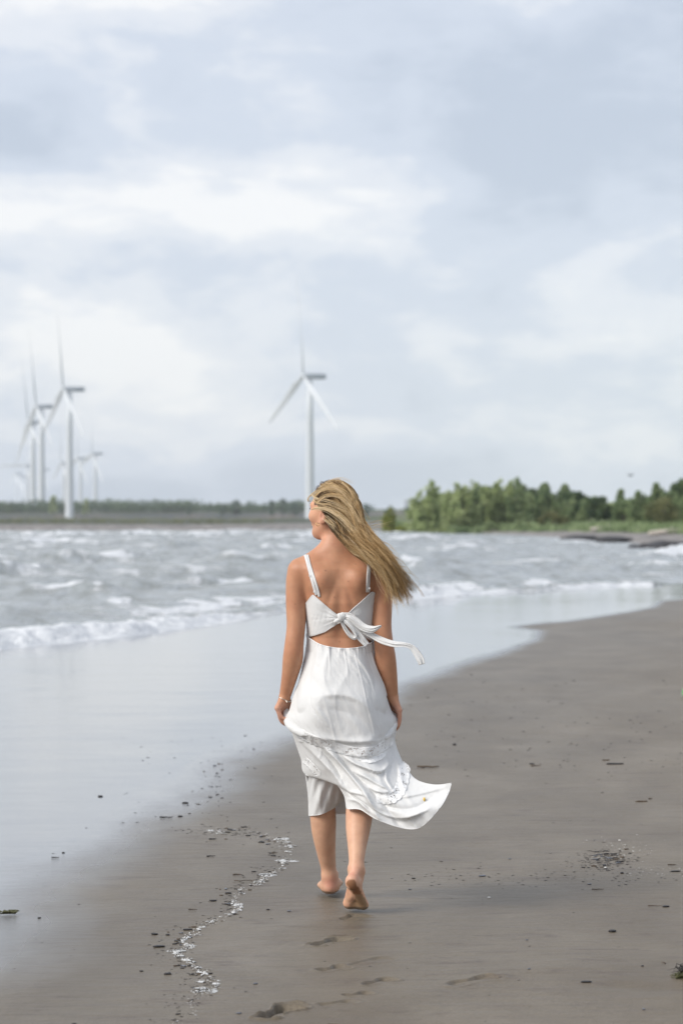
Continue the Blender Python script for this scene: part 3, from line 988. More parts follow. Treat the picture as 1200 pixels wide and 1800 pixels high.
def tube(pts, rad, seg=8, closed=False):
    """swept round tube, returns verts, faces"""
    pts = [np.array(p, float) for p in pts]
    n_ = len(pts); V = []; 
    up = np.array([0.13, 0.31, 0.94])
    for i, p in enumerate(pts):
        a = pts[(i - 1) % n_] if (closed or i > 0) else p
        b = pts[(i + 1) % n_] if (closed or i < n_ - 1) else p
        t = b - a; t = t / (np.linalg.norm(t) + 1e-12)
        s_ = np.cross(t, up); s_ /= np.linalg.norm(s_) + 1e-12
        w_ = np.cross(s_, t)
        r = rad[i] if hasattr(rad, '__len__') else rad
        for k in range(seg):
            an = 2 * math.pi * k / seg
            V.append(p + r * (math.cos(an) * s_ + math.sin(an) * w_))
    Fc = []
    for i in range(n_ if closed else n_ - 1):
        for k in range(seg):
            a = i * seg + k; b = i * seg + (k + 1) % seg
            c_ = ((i + 1) % n_) * seg + (k + 1) % seg; d_ = ((i + 1) % n_) * seg + k
            Fc.append((a, b, c_, d_))
    if not closed:
        Fc.append(tuple(range(seg))[::-1]); Fc.append(tuple((n_ - 1) * seg + k for k in range(seg)))
    return np.array(V), Fc


def joinm(parts_):
    V = []; Fc = []; o_ = 0
    for v, f in parts_:
        V.append(np.asarray(v)); Fc += [tuple(int(q) + o_ for q in fc) for fc in f]; o_ += len(v)
    return np.concatenate(V), Fc


def uvsphere(c_, r, R=None, nu=16, nv=10):
    V = []; Fc = []
    R = np.eye(3) if R is None else np.array(R)
    for i in range(nv + 1):
        th = math.pi * i / nv
        for k in range(nu):
            ph = 2 * math.pi * k / nu
            q = np.array([r[0] * math.sin(th) * math.cos(ph), r[1] * math.sin(th) * math.sin(ph), r[2] * math.cos(th)])
            V.append(np.array(c_) + q @ R)
    for i in range(nv):
        for k in range(nu):
            Fc.append((i * nu + k, (i + 1) * nu + k, (i + 1) * nu + (k + 1) % nu, i * nu + (k + 1) % nu))
    return np.array(V), Fc


# eyes, lashes, brows
me_ = Mat('eye', rough=0.1, color=(0.75, 0.73, 0.70))
mi_ = Mat('iris', rough=0.1, color=(0.05, 0.07, 0.08))
md_ = Mat('lash', rough=0.6, color=(0.02, 0.015, 0.012))
for s in (-1, 1):
    e = part('eye', *uvsphere(hp(s * 0.031, 0.074, -0.014), (0.0115, 0.0115, 0.0115), RH), me_.m)
    v_, f_ = uvsphere(hp(s * 0.031, 0.0815, -0.014), (0.0055, 0.0045, 0.0055), RH)
    o = part('iris', v_, f_, mi_.m); o.parent = e
    la = [hp(s * (0.031 + 0.0135 * math.cos(a_)), 0.086 - 0.004 * abs(math.cos(a_)) - (0.004 if s * math.cos(a_) > 0 else 0) * abs(math.cos(a_)), -0.013 + 0.0055 * math.sin(a_)) for a_ in np.linspace(0.1, 3.04, 9)]
    o = part('eyelash', *tube(la, [0.0006, 0.0014, 0.0017, 0.0018, 0.0018, 0.0018, 0.0017, 0.0014, 0.0006], 6), md_.m); o.parent = e
    br = [hp(s * (0.014 + 0.034 * t), 0.091 - 0.024 * t * t, 0.006 + 0.006 * math.sin(t * 2.6)) for t in np.linspace(0, 1, 7)]
    part('eyebrow', *tube(br, [0.0015, 0.0024, 0.0026, 0.0024, 0.0020, 0.0014, 0.0006], 6), Mat('brow', rough=0.7, color=(0.10, 0.06, 0.035)).m)

# ------------------------------------------------------------------ hair
def hair():
    rg = np.random.default_rng(11)
    er = np.array([0.0735, 0.0925, 0.0855]); ec = hp(0, -0.008, 0.004)
    R = np.array(RH)
    def out(P, s=1.0):
        q = (P - ec) @ R.T
        k = np.sqrt(((q / er) ** 2).sum(-1, keepdims=True))
        q = np.where(k < s, q * (s / np.maximum(k, 1e-6)), q)
        return q @ R + ec
    roots = []
    while len(roots) < 9500:
        d_ = rg.normal(size=3); d_ /= np.linalg.norm(d_)
        q = d_ * er
        l_, f_, u_ = q
        if u_ < -0.062: continue
        hairline = 0.050 + 0.10 * min(0, u_ - 0.055)
        if f_ > 0.055: continue
        if u_ < 0.045 and f_ > 0.034 + (u_ - 0.02) * 0.55: continue
        if u_ < 0.006 and f_ > -0.034: continue
        roots.append(q)
    roots = np.array(roots); Q = roots
    W = Q @ R + ec
    colx = 600 + W[:, 0] / W[:, 1] * FP; rowy = HY + (CZ - W[:, 2]) / W[:, 1] * FP
    key = 0.50 * (colx - 584) - 0.85 * (rowy - 890)
    a0 = (np.argsort(np.argsort(key)) + 0.5) / len(key)
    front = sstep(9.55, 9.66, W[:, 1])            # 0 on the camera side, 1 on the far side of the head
    ncl = 800
    ci = rg.integers(0, len(roots), ncl)
    cid = np.argmin(((W[:, None, :] - W[None, ci, :]) ** 2).sum(-1), 1)
    crand = rg.normal(size=(ncl, 8))
    S = 26
    t = np.linspace(0, 1, S)
    n = len(roots)
    a = np.clip(0.72 * a0 + 0.28 * a0[ci][cid], 0, 1) + 0.012 * rg.normal(size=n)
    fr = 0.3 * front + 0.7 * front[ci][cid]
    def lerp(p, q, tt): return np.array(p)[None] * (1 - tt[:, None]) + np.array(q)[None] * tt[:, None]
    def pt(pl, pr, dl, dr, jit):
        pp = lerp(pl, pr, a) + crand[cid][:, :2] * jit + rg.normal(size=(n, 2)) * jit * 0.28
        dy = dl * (1 - fr) + dr * fr + crand[cid][:, 2] * 0.004 * jit
        Y = YP + dy
        return np.stack([(pp[:, 0] - 600) / FP * Y, Y, CZ - (pp[:, 1] - HY) / FP * Y], 1)
    E = pt((581, 921), (631, 888), -0.062, 0.070, 1.2)
    E2 = pt((597, 941), (639, 922), -0.090, 0.015, 1.6)
    A = pt((625, 963), (657, 953), -0.125, -0.055, 3.2)
    B = pt((667, 993), (682, 982), -0.150, -0.095, 5.0)
    C = pt((689, 1031), (705, 1010), -0.150, -0.100, 6.0)
    D = pt((698, 1063), (726, 1036), -0.140, -0.100, 10.0)
    M = out((W + E) / 2, 1.05)
    M1 = out(W * 0.75 + E * 0.25, 1.04)
    ctrl = np.stack([W, M1, M, E, E2, A, B, C, D], 1)        # n,9,3
    ln = 0.735 + 0.15 * rg.random(n) + 0.11 * crand[cid][:, 3]
    ln = np.clip(ln, 0.5, 1.0)
    m_ = ctrl.shape[1]
    P = np.zeros((n, S, 3))
    for j in range(S):
        u = np.clip(t[j] * ln, 0, 0.9999) * (m_ - 1)
        i = np.floor(u).astype(int); f_ = (u - i)[:, None]
        ar_ = np.arange(n)
        p0 = ctrl[ar_, np.maximum(i - 1, 0)]; p1 = ctrl[ar_, i]; p2 = ctrl[ar_, np.minimum(i + 1, m_ - 1)]; p3 = ctrl[ar_, np.minimum(i + 2, m_ - 1)]
        P[:, j] = 0.5 * ((2 * p1) + (-p0 + p2) * f_ + (2 * p0 - 5 * p1 + 4 * p2 - p3) * f_ ** 2 + (-p0 + 3 * p1 - 3 * p2 + p3) * f_ ** 3)
    ph = crand[cid][:, 4][:, None] * 6 + t[None] * (15 + 4 * crand[cid][:, 5][:, None])
    w = (sstep(0.22, 0.85, t)[None] * 0.0085 * (0.45 + 0.5 * np.abs(crand[cid][:, 6][:, None])))
    lk = cid % 23; pl = (lk * 1.9)[:, None] + t[None] * (8.5 + (lk % 5)[:, None] * .9); wl_ = 0.0085 * (sstep(0.25, 0.7, t))[None]
    P[:, :, 2] += np.sin(pl) * wl_; P[:, :, 0] += np.sin(pl + .5) * wl_ * .6
    P[:, :, 2] += np.sin(ph) * w; P[:, :, 0] += np.cos(ph * 0.9) * w * 0.6
    P[:, :, 1] += np.sin(ph * 1.1 + 1) * w
    fz = rg.normal(size=(n, 3)); P += (sstep(0.3, 1.0, t)[None, :, None] * fz[:, None, :] * 0.0042)
    ps = rg.random(n)[:, None] * 6; P[:, :, 2] += np.sin(ps + t[None] * 22) * 0.0016 * sstep(0.2, 0.8, t)[None]
    # gather each clump towards its centre line along the length
    for c_ in range(ncl):
        mk = cid == c_
        if mk.sum() > 2:
            mean = P[mk].mean(0, keepdims=True)
            g = (0.05 + 0.42 * sstep(0.3, 0.95, t))[None, :, None]
            P[mk] = P[mk] * (1 - g) + mean * g
    topk = sstep(0.02, 0.06, Q[:, 0]) * sstep(-0.02, 0.02, Q[:, 1]) * sstep(-0.03, 0.0, Q[:, 2])
    P[:, :, 1] -= (0.010 * topk[:, None] * (sstep(0.12, 0.3, t) * sstep(0.95, 0.6, t))[None])
    lay = (0.012 * rg.random(n) ** 1.5)[:, None]
    dirn = P - ec; dirn = dirn / np.linalg.norm(dirn, axis=2, keepdims=True)
    near = sstep(0.0, 0.15, t)[None] * sstep(0.7, 0.4, t)[None]
    P += dirn * (lay * near)[..., None]
    for j in range(1, S):
        P[:, j] = out(P[:, j], 1.015)
        P[:, j] = push_out(P[:, j], 0.004, 2)
    cc = rg.random(n)
    clc = rg.random(ncl)[cid]
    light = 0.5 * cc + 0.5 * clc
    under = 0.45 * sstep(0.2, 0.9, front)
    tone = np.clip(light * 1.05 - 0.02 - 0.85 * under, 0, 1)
    low = sstep(0.60, 0.18, a)[:, None] * (sstep(0.08, 0.22, t) * sstep(0.78, 0.42, t))[None]  # darker under-layer plus the shade near the nape, both put into strand tone
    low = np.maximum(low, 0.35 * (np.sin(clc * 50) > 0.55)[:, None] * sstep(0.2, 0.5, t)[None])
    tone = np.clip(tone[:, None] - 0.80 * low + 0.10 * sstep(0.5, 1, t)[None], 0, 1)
    return P, tone, np.full(n, 0.00052), W


HP, HTONE, HRAD, HROOT = hair()


def fly():
    rg = np.random.default_rng(5)
    paths = []
    def add(pts, n, sp, dy0, dy1):
        for _ in range(n):
            o = rg.normal(size=2) * sp
            K = len(pts)
            q = np.array([J(p[0] + o[0] * (0.25 + 0.9 * i / K) + rg.normal() * sp * 0.25, p[1] + o[1] * (0.25 + 0.9 * i / K) + rg.normal() * sp * 0.25, dy0 + (dy1 - dy0) * i / (K - 1)) for i, p in enumerate(pts)])
            # resample
            S = 26; tt = np.linspace(0, K - 1.0001, S); i = tt.astype(int); f_ = (tt - i)[:, None]
            g = lambda k: q[np.clip(k, 0, K - 1)]
            p0, p1, p2, p3 = g(i - 1), g(i), g(i + 1), g(i + 2)
            paths.append(0.5 * (2 * p1 + (p2 - p0) * f_ + (2 * p0 - 5 * p1 + 4 * p2 - p3) * f_ ** 2 + (-p0 + 3 * p1 - 3 * p2 + p3) * f_ ** 3))
    add([(560, 858), (580, 846), (600, 842), (622, 850)], 5, 2.5, -0.02, -0.04)
    add([(575, 850), (585, 844), (596, 841), (597, 848)], 3, 1.5, -0.02, -0.04)
    add([(556, 862), (549, 868), (543, 874), (541, 880), (546, 880)], 14, 1.2, -0.02, 0.0)
    add([(552, 892), (575, 893), (600, 892), (617, 884), (621, 872), (616, 858)], 9, 1.4, -0.055, -0.075)
    add([(632, 917), (648, 921), (662, 918), (676, 921)], 5, 4.5, -0.05, -0.05)
    add([(634, 928), (655, 926), (672, 924), (686, 921)], 3, 4.0, -0.06, -0.06)
    add([(628, 880), (640, 900), (650, 915)], 6, 2.5, -0.04, -0.04)
    add([(640, 955), (655, 950), (661, 955), (662, 962)], 5, 2.0, -0.09, -0.09)
    add([(650, 960), (680, 985), (697, 996), (708, 998), (712, 1012)], 9, 4.0, -0.11, -0.11)
    add([(660, 980), (690, 1010), (706, 1022), (722, 1036)], 10, 4.5, -0.12, -0.11)
    add([(655, 985), (685, 1030), (692, 1055), (694, 1072)], 9, 4.0, -0.14, -0.13)
    add([(640, 950), (670, 968), (690, 975), (700, 985)], 8, 5.0, -0.10, -0.10)
    add([(552, 872), (566, 860), (586, 858), (606, 868), (622, 890), (634, 918)], 26, 5.0, -0.045, -0.075)
    add([(556, 884), (572, 872), (594, 872), (612, 886), (626, 908), (644, 940), (668, 975)], 26, 5.0, -0.055, -0.12)
    add([(556, 893), (578, 897), (604, 915), (628, 945), (655, 978), (680, 1018)], 26, 6.0, -0.07, -0.155)
    add([(570, 910), (600, 935), (630, 962), (660, 992), (684, 1030), (704, 1052)], 20, 8.0, -0.08, -0.155)
    add([(640, 945), (664, 962), (690, 990), (712, 1016), (718, 1034)], 16, 7.0, -0.10, -0.11)
    add([(550, 880), (562, 886), (580, 888), (598, 896), (612, 905), (625, 925)], 14, 3.0, -0.05, -0.09)
    add([(548, 896), (556, 893), (575, 894), (592, 900), (606, 914), (622, 932)], 14, 2.2, -0.055, -0.10)
    add([(547, 868), (556, 876), (572, 880), (592, 886), (610, 898), (628, 920)], 12, 3.0, -0.045, -0.09)
    add([(600, 848), (612, 858), (622, 875), (630, 900), (637, 925)], 12, 2.5, -0.055, -0.075)
    return np.array(paths)


FPp = fly()
nn_, S_ = FPp.shape[:2]
FPp = push_out(FPp.reshape(-1, 3), 0.004, 2).reshape(nn_, S_, 3)
HPa = np.concatenate([HP, FPp]); ton = np.concatenate([HTONE, np.repeat(0.6 + 0.4 * rng.random(nn_)[:, None], S_, 1)])
radr = np.concatenate([HRAD, np.full(nn_, 0.00055)])
n, S, _ = HPa.shape
T3 = np.gradient(HPa, axis=1); T3 /= np.linalg.norm(T3, axis=2, keepdims=True) + 1e-12
sd_ = np.cross(T3, np.array([0.2, -0.9, 0.3])); sd_ /= np.linalg.norm(sd_, axis=2, keepdims=True) + 1e-12
ud_ = np.cross(sd_, T3)
tt = np.linspace(0, 1, S)
prof = (1.0 - 0.75 * tt ** 3)[None, :, None, None] * radr[:, None, None, None]
V = []
for k in range(3):
    an = 2 * math.pi * k / 3
    V.append(HPa + prof[..., 0] * (math.cos(an) * sd_ + math.sin(an) * ud_))
V = np.stack(V, 2).reshape(-1, 3)         # n,S,3
i = np.arange(n)[:, None, None]; j = np.arange(S - 1)[None, :, None]; k = np.arange(3)[None, None, :]
a = (i * S + j) * 3 + k; b = (i * S + j) * 3 + (k + 1) % 3; c_ = (i * S + j + 1) * 3 + (k + 1) % 3; d_ = (i * S + j + 1) * 3 + k
HFc = np.stack(np.broadcast_arrays(a, b, c_, d_), -1).reshape(-1, 4)
tonev = np.repeat(ton.ravel(), 3)
alongv = np.tile(np.repeat(tt, 3), n)
m = Mat('hair', rough=0.5, ior=1.5, spec=0.35)
at_, aa_ = m.attr('tone'), m.attr('along')
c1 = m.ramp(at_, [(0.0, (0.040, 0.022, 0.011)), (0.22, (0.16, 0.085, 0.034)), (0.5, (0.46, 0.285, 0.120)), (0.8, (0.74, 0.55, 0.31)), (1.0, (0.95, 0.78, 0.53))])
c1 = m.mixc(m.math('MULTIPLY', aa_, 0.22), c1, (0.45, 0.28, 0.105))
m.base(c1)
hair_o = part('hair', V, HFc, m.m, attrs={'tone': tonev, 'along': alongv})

# small jewellery
gold = Mat('gold', rough=0.25, color=(0.80, 0.56, 0.22)); gold.b.inputs['Metallic'].default_value = 1.0
silver = Mat('silver', rough=0.25, color=(0.85, 0.80, 0.70)); silver.b.inputs['Metallic'].default_value = 1.0
ec_ = J(558.5, 922, -0.045)
part('earring', *tube([ec_ + np.array([math.cos(q) * 0.0062, 0.003 * math.cos(q), math.sin(q) * 0.0062]) for q in np.linspace(0, 2 * math.pi, 17)[:-1]], 0.0013, 6, True), gold.m)
wc_ = J(500.2, 1226, 0.026)
ring = []
for q in np.linspace(0, 2 * math.pi, 33)[:-1]:
    p = wc_ + np.array([math.cos(q) * 0.035, math.sin(q) * 0.035, -0.006 + 0.008 * math.cos(q) + 0.0015 * math.sin(5 * q)])
    for _ in range(6):
        dd_ = fsample(p[None])[0]
        p = p - fgrad(p[None])[0] * (dd_ - 0.0022)
        p[2] = wc_[2] - 0.006 - 0.012 * math.cos(q)
    ring.append(p)
br_ = part('bracelet', *tube(ring, 0.0013, 6, True), silver.m)
cv = ring[17]
for k in (10, 26):
    o = part('charm', *uvsphere(ring[k] + np.array([0, -0.003, -0.005]), (0.0025, 0.0015, 0.004), None, 8, 6), silver.m); o.parent = br_
# ------------------------------------------------------------------ the dress
def crom(pts, n_):
    q = np.array(pts, float); K = len(q)
    tt = np.linspace(0, K - 1, n_); i = np.minimum(tt.astype(int), K - 2); f_ = (tt - i)[:, None]
    g = lambda k: q[np.clip(k, 0, K - 1)]
    p0, p1, p2, p3 = g(i - 1), g(i), g(i + 1), g(i + 2)
    # reflect at the ends
    p0 = np.where((i == 0)[:, None], 2 * g(i) - g(i + 1), p0); p3 = np.where((i == K - 2)[:, None], 2 * g(i + 1) - g(i), p3)
    return 0.5 * (2 * p1 + (p2 - p0) * f_ + (2 * p0 - 5 * p1 + 4 * p2 - p3) * f_ ** 2 + (-p0 + 3 * p1 - 3 * p2 + p3) * f_ ** 3)


def sheet(rows_, nu, nv):
    A = np.stack([crom(r, nu) for r in rows_], 0)               # rows, nu, 3
    B = np.stack([crom(A[:, j], nv) for j in range(nu)], 1)     # nv, nu, 3
    return B                                                    # px, py, dy


def to_w(B):
    Y = YP + B[..., 2]
    return np.stack([(B[..., 0] - 600) / FP * Y, Y, CZ - (B[..., 1] - HY) / FP * Y], -1)


BACK = [[(541, 1114, .020), (560, 1132, -.058), (598, 1140, -.080), (636, 1137, -.055), (654, 1124, .020)],
        [(538, 1135, .020), (560, 1150, -.072), (598, 1157, -.098), (636, 1154, -.070), (656, 1140, .020)],
        [(533, 1165, .010), (560, 1172, -.092), (598, 1176, -.115), (638, 1174, -.090), (663, 1165, .010)],
        [(525, 1195, .000), (555, 1200, -.112), (600, 1203, -.135), (645, 1200, -.108), (671, 1195, .000)],
        [(515, 1225, .000), (552, 1230, -.140), (600, 1233, -.150), (650, 1230, -.130), (680, 1228, .000)],
        [(509, 1247, .000), (550, 1256, -.142), (600, 1260, -.152), (652, 1256, -.135), (688, 1250, .000)],
        [(503, 1262, .000), (548, 1277, -.130), (600, 1285, -.148), (655, 1280, -.135), (697, 1265, .000)],
        [(512, 1284, .000), (550, 1298, -.115), (600, 1310, -.135), (655, 1308, -.135), (696, 1284, .000)],
        [(520, 1308, .020), (556, 1320, -.085), (603, 1335, -.125), (655, 1335, -.135), (694, 1303, .000)],
        [(529, 1334, .030), (562, 1345, -.065), (608, 1360, -.130), (662, 1362, -.155), (704, 1332, -.030)],
        [(537, 1361, .030), (572, 1368, -.045), (617, 1383, -.150), (675, 1388, -.185), (716, 1353, -.070)],
        [(585, 1375, -.030), (606, 1388, -.100), (640, 1408, -.190), (690, 1410, -.210), (733, 1371, -.120)],
        [(604, 1396, -.080), (622, 1405, -.145), (650, 1424, -.205), (682, 1433, -.225), (712, 1431, -.235), (742, 1408, -.21), (764, 1379, -.170)],
        [(609, 1421, -.110), (632, 1422, -.165), (660, 1441, -.215), (700, 1453, -.24), (738, 1452, -.250), (772, 1422, -.235), (786, 1398, -.220), (793, 1376, -.210)]]
FRONT = []
for i_, r_ in enumerate(BACK[:11]):
    (xl, yl_, dl_), (xr, yr_, dr_) = r_[0], r_[-1]
    f_ = [.075, .09, .10, .12, .14, .16, .17, .20, .22, .25, .26][i_]
    FRONT.append([(xl, yl_, dl_), (xl * .8 + xr * .2, yl_ + 1, f_ * .8), ((xl + xr) / 2, (yl_ + yr_) / 2, f_), (xl * .2 + xr * .8, yr_ + 1, f_ * .8), (xr, yr_, dr_)])
FRONT += [[(543, 1385, .095), (560, 1388, .235), (600, 1388, .25), (680, 1388, .12), (733, 1371, -.120)],
          [(545, 1410, .120), (562, 1412, .240), (600, 1410, .25), (690, 1410, .08), (762, 1379, -.170)],
          [(546, 1431, .145), (562, 1432, .240), (600, 1431, .24), (690, 1432, .03), (793, 1377, -.210)]]
PANEL = [[(538, 1352, .060), (546, 1353, .015), (560, 1356, .000), (588, 1362, .000), (615, 1372, .040)],
         [(540, 1378, .090), (548, 1379, .045), (564, 1380, .022), (590, 1386, .040), (612, 1392, .090)],
         [(542, 1405, .110), (550, 1407, .065), (564, 1408, .040), (590, 1406, .065), (608, 1404, .120)],
         [(543, 1433, .140), (551, 1433, .090), (564, 1431, .065), (585, 1421, .085), (606, 1405, .150)]]
# folds seen on the back: centre line, width px, height mm (positive stands out), sharpness of the lower side
FOLDS = [([(612, 1142), (634, 1165), (650, 1190), (660, 1225), (668, 1262), (670, 1292)], 8, 11, .45),
         ([(600, 1142), (618, 1165), (640, 1190), (655, 1215)], 6, 5, .6),
         ([(580, 1140), (572, 1160), (568, 1185), (574, 1210)], 7, 4, .8), ([(560, 1136), (556, 1160), (548, 1190)], 6, 4, .8),
         ([(641, 1140), (652, 1170), (664, 1205), (676, 1240)], 6, 7, .5),
         ([(552, 1226), (590, 1221), (625, 1228), (648, 1246), (662, 1272), (668, 1292)], 11, 7, .7),
         ([(575, 1246), (600, 1250), (630, 1262), (650, 1284)], 10, -3, 1),
         ([(545, 1160), (545, 1225), (555, 1255), (575, 1280)], 2.2, -4, 1),
         ([(503, 1262), (518, 1279), (540, 1291), (575, 1299), (620, 1304), (668, 1300), (694, 1282)], 8, 8, .7),
         ([(520, 1292), (545, 1306), (580, 1318), (612, 1330), (640, 1336), (668, 1326), (690, 1306)], 6, -5, 1),
         ([(526, 1300), (556, 1330), (586, 1362), (606, 1395), (612, 1421)], 8, 11, .45),
         ([(540, 1297), (566, 1320), (588, 1346), (604, 1376)], 6, -8, 1),
         ([(560, 1308), (586, 1330), (606, 1352), (632, 1384), (650, 1412), (664, 1440)], 8, 14, .4),
         ([(588, 1316), (604, 1340), (630, 1368), (656, 1392), (676, 1416), (700, 1444)], 7, -9, 1),
         ([(598, 1325), (622, 1342), (648, 1352), (668, 1356), (679, 1350), (690, 1335)], 6, 12, .4),
         ([(620, 1356), (645, 1368), (666, 1380), (690, 1392)], 6, 9, .4), ([(676, 1352), (679, 1372), (692, 1392)], 4, 9, .5),
         ([(640, 1380), (664, 1392), (692, 1393)], 5, 8, .35), ([(690, 1310), (700, 1345), (704, 1372), (715, 1400)], 7, 8, .6),
         ([(684, 1300), (686, 1330), (684, 1362)], 4, -6, 1), ([(640, 1410), (675, 1432), (712, 1438), (750, 1425)], 6, 7, .6),
         ([(650, 1400), (690, 1420), (730, 1420), (772, 1395)], 7, -8, 1), ([(700, 1402), (735, 1396), (780, 1384)], 7, 8, .6),
         ([(612, 1392), (640, 1398), (650, 1408)], 4, 6, .6), ([(608, 1404), (630, 1410), (645, 1425)], 5, 7, .6),
         ([(684, 1242), (690, 1270), (684, 1298)], 5, 7, .6), ([(697, 1266), (680, 1290), (655, 1302)], 5, -6, 1)]


def fold_height(px, py):
    P = np.stack([px.ravel(), py.ravel()], 1)
    h_ = np.zeros(len(P))
    for line, w_, amp_, sh in FOLDS:
        L_ = crom(line, len(line) * 3)
        d_, al_ = pdist(P, L_)
        # side: above or below the line
        tot = np.sum(np.linalg.norm(np.diff(L_, axis=0), axis=1))
        e = sstep(0, tot * .25, al_) * sstep(0, tot * .25, tot - al_)
        j = np.clip((al_ / tot * (len(L_) - 1)).astype(int), 0, len(L_) - 2)
        tg = L_[j + 1] - L_[j]
        side = (P[:, 0] - L_[j][:, 0]) * tg[:, 1] - (P[:, 1] - L_[j][:, 1]) * tg[:, 0]     # >0 above or right
        ww = np.where(side > 0, w_ * 1.05, w_ * sh * 0.7) * (1 - 0.15 * sstep(1290, 1320, P[:, 1]))
        h_ += (1.4 + 0.8 * sstep(1290, 1320, P[:, 1])) * amp_ * 0.001 * (0.5 * np.exp(-(d_ / ww) ** 2) + 0.5 * np.exp(-np.sqrt(d_ * d_ + .6) / ww * 1.3)) * (0.35 + 0.65 * e)
    def ridged(a, b, sd):
        return np.clip(1 - np.abs(vnoise(a, b, sd)) * 7, 0, 1) ** 1.5
    X_, Y_ = px.ravel(), py.ravel()
    lowt = sstep(1285, 1330, Y_)
    h_ += 0.0042 * lowt * ridged((X_ - Y_ * .8) * .045 + .3 * vnoise(X_ * .03, Y_ * .03, 7), (X_ + Y_) * .008, 351)
    h_ += 0.0025 * lowt * ridged((X_ - Y_ * .55) * .10, (X_ + Y_) * .014, 352)
    h_ += 0.0032 * (1 - lowt) * ridged((X_ - Y_ * .22) * .055 + .3 * vnoise(X_ * .03, Y_ * .02, 8), (X_ + Y_) * .007, 353)
    h_ += 0.0055 * fbm((px.ravel() - py.ravel() * .75) * .06, (px.ravel() + py.ravel()) * .012, 301, 3)
    return h_.reshape(px.shape)


LACE = [([(519, 1280), (535, 1293), (556, 1302), (590, 1313), (622, 1321), (655, 1320), (678, 1308), (691, 1297)], 8.0),
        ([(628, 1326), (646, 1334), (664, 1330), (676, 1320)], 7.0),
        ([(709, 1338), (709, 1362), (704, 1384), (692, 1400), (676, 1403), (660, 1397)], 10.0),
        ([(533, 1334), (544, 1343), (554, 1354), (562, 1364)], 5.5)]
NU, NV = 210, 300
B = sheet(BACK, NU, NV)
fh = fold_height(B[..., 0], B[..., 1])
u_ = np.linspace(0, 1, NU)[None]; v_ = np.linspace(0, 1, NV)[:, None]
edge = np.sin(np.pi * u_) ** 0.35
gath = 0.003 * vnoise(u_ * 26 + 3 * v_, v_ * 4, 312) * np.exp(-v_ / 0.2)
rgp = np.random.default_rng(4)
for _k in range(34):
    u0 = rgp.random(); gath = gath + (0.0012 + 0.0035 * rgp.random()) * np.exp(-((u_ - u0 - rgp.normal() * .12 * v_) / (0.005 + 0.008 * rgp.random())) ** 2) * np.exp(-v_ / (0.02 + 0.10 * rgp.random() ** 2))
B[..., 2] -= (fh + gath) * edge
B[..., 2] += 0.016 * np.sin(u_ * 9.5 + 4 * v_) * sstep(0.70, 1.0, v_) * edge
B[..., 1] += 2.2 * np.sin(u_ * 13 + 1) * sstep(0.93, 1.0, v_) * edge
# ruffled hem and lower left edge
B[..., 2] -= 0.010 * np.sin(u_ * 17 + 2) * sstep(0.86, 1.0, v_) * edge
SKB = to_w(B)
sk_px, sk_py = B[..., 0].copy(), B[..., 1].copy()
flat = push_out(SKB.reshape(-1, 3), 0.006, 5)
hands_zone = (SKB.reshape(-1, 3)[:, 2] < 0.82) & (SKB.reshape(-1, 3)[:, 2] > 0.68) & (np.abs(SKB.reshape(-1, 3)[:, 0]) > 0.17)
flat[hands_zone] = SKB.reshape(-1, 3)[hands_zone]
SKB = flat.reshape(SKB.shape)
# smooth the pushed surface a little
for _ in range(4):
    S2 = SKB.copy()
    S2[1:-1, 1:-1] = (SKB[:-2, 1:-1] + SKB[2:, 1:-1] + SKB[1:-1, :-2] + SKB[1:-1, 2:]) / 4
    SKB = SKB * 0.6 + S2 * 0.4
PPx = np.stack([sk_px.ravel(), sk_py.ravel()], 1)
cut = np.zeros(len(PPx))
for line, hw_ in LACE:
    d_, _a = pdist(PPx, crom(line, 40))
    tot_ = _a.max(); cut = np.maximum(cut, sstep(hw_ * 0.8, hw_ * 0.65, d_) * sstep(0.06, 0.16, _a / tot_) * sstep(0.94, 0.84, _a / tot_) * (0.0 if hw_ == 7.0 else 1.0))
Fm = sheet(FRONT, 90, 160)
Fm[..., 2] += 0.006 * np.sin(np.linspace(0, 1, 90)[None] * 40) * np.linspace(0, 1, 160)[:, None]
SKF = to_w(Fm)
q_ = SKF.reshape(-1, 3); pq = push_out(q_, 0.006, 4); hz = (q_[:, 2] < 0.82) & (q_[:, 2] > 0.68) & (np.abs(q_[:, 0]) > 0.17); pq[hz] = q_[hz]; SKF = pq.reshape(SKF.shape)
Pn = sheet(PANEL, 60, 80)
Pn[..., 2] -= 0.0045 * fbm(Pn[..., 0] * .16, Pn[..., 1] * .02, 330, 3) + 0.003 * np.sin((Pn[..., 0] + (Pn[..., 1] - 1352) * .35) * .35)
SKP = to_w(Pn)
SKP = push_out(SKP.reshape(-1, 3), 0.006, 4).reshape(SKP.shape)
vs = [SKB.reshape(-1, 3), SKF.reshape(-1, 3), SKP.reshape(-1, 3)]
fs = [grid_faces(NV, NU), grid_faces(160, 90) + NV * NU, grid_faces(80, 60) + NV * NU + 160 * 90]
SV = np.concatenate(vs); SF = np.concatenate(fs)
cutA = np.concatenate([cut, np.zeros(160 * 90 + 80 * 60)])
m = Mat('white_fabric', rough=0.62, color=(0.88, 0.88, 0.872), spec=0.25)
m.b.inputs['Sheen Weight'].default_value = 0.15
wv = m.noise(m.coord('Object'), 900, 2, 0.5)
cr_ = m.noise(m.coord('Object', (1, 1, 0.4)), 34, 5, 0.6, 0.6)
m.bump(m.math('ADD', m.math('MULTIPLY', wv, 0.08), cr_), 0.5, 0.006)
ac = m.attr('cut')
m.l(m.math('SUBTRACT', 1.0, ac), m.b.inputs['Alpha'])
tr = m.n('ShaderNodeBsdfTranslucent'); tr.inputs['Color'].default_value = (0.78, 0.78, 0.77, 1)
mx = m.n('ShaderNodeMixShader'); mx.inputs[0].default_value = 0.30
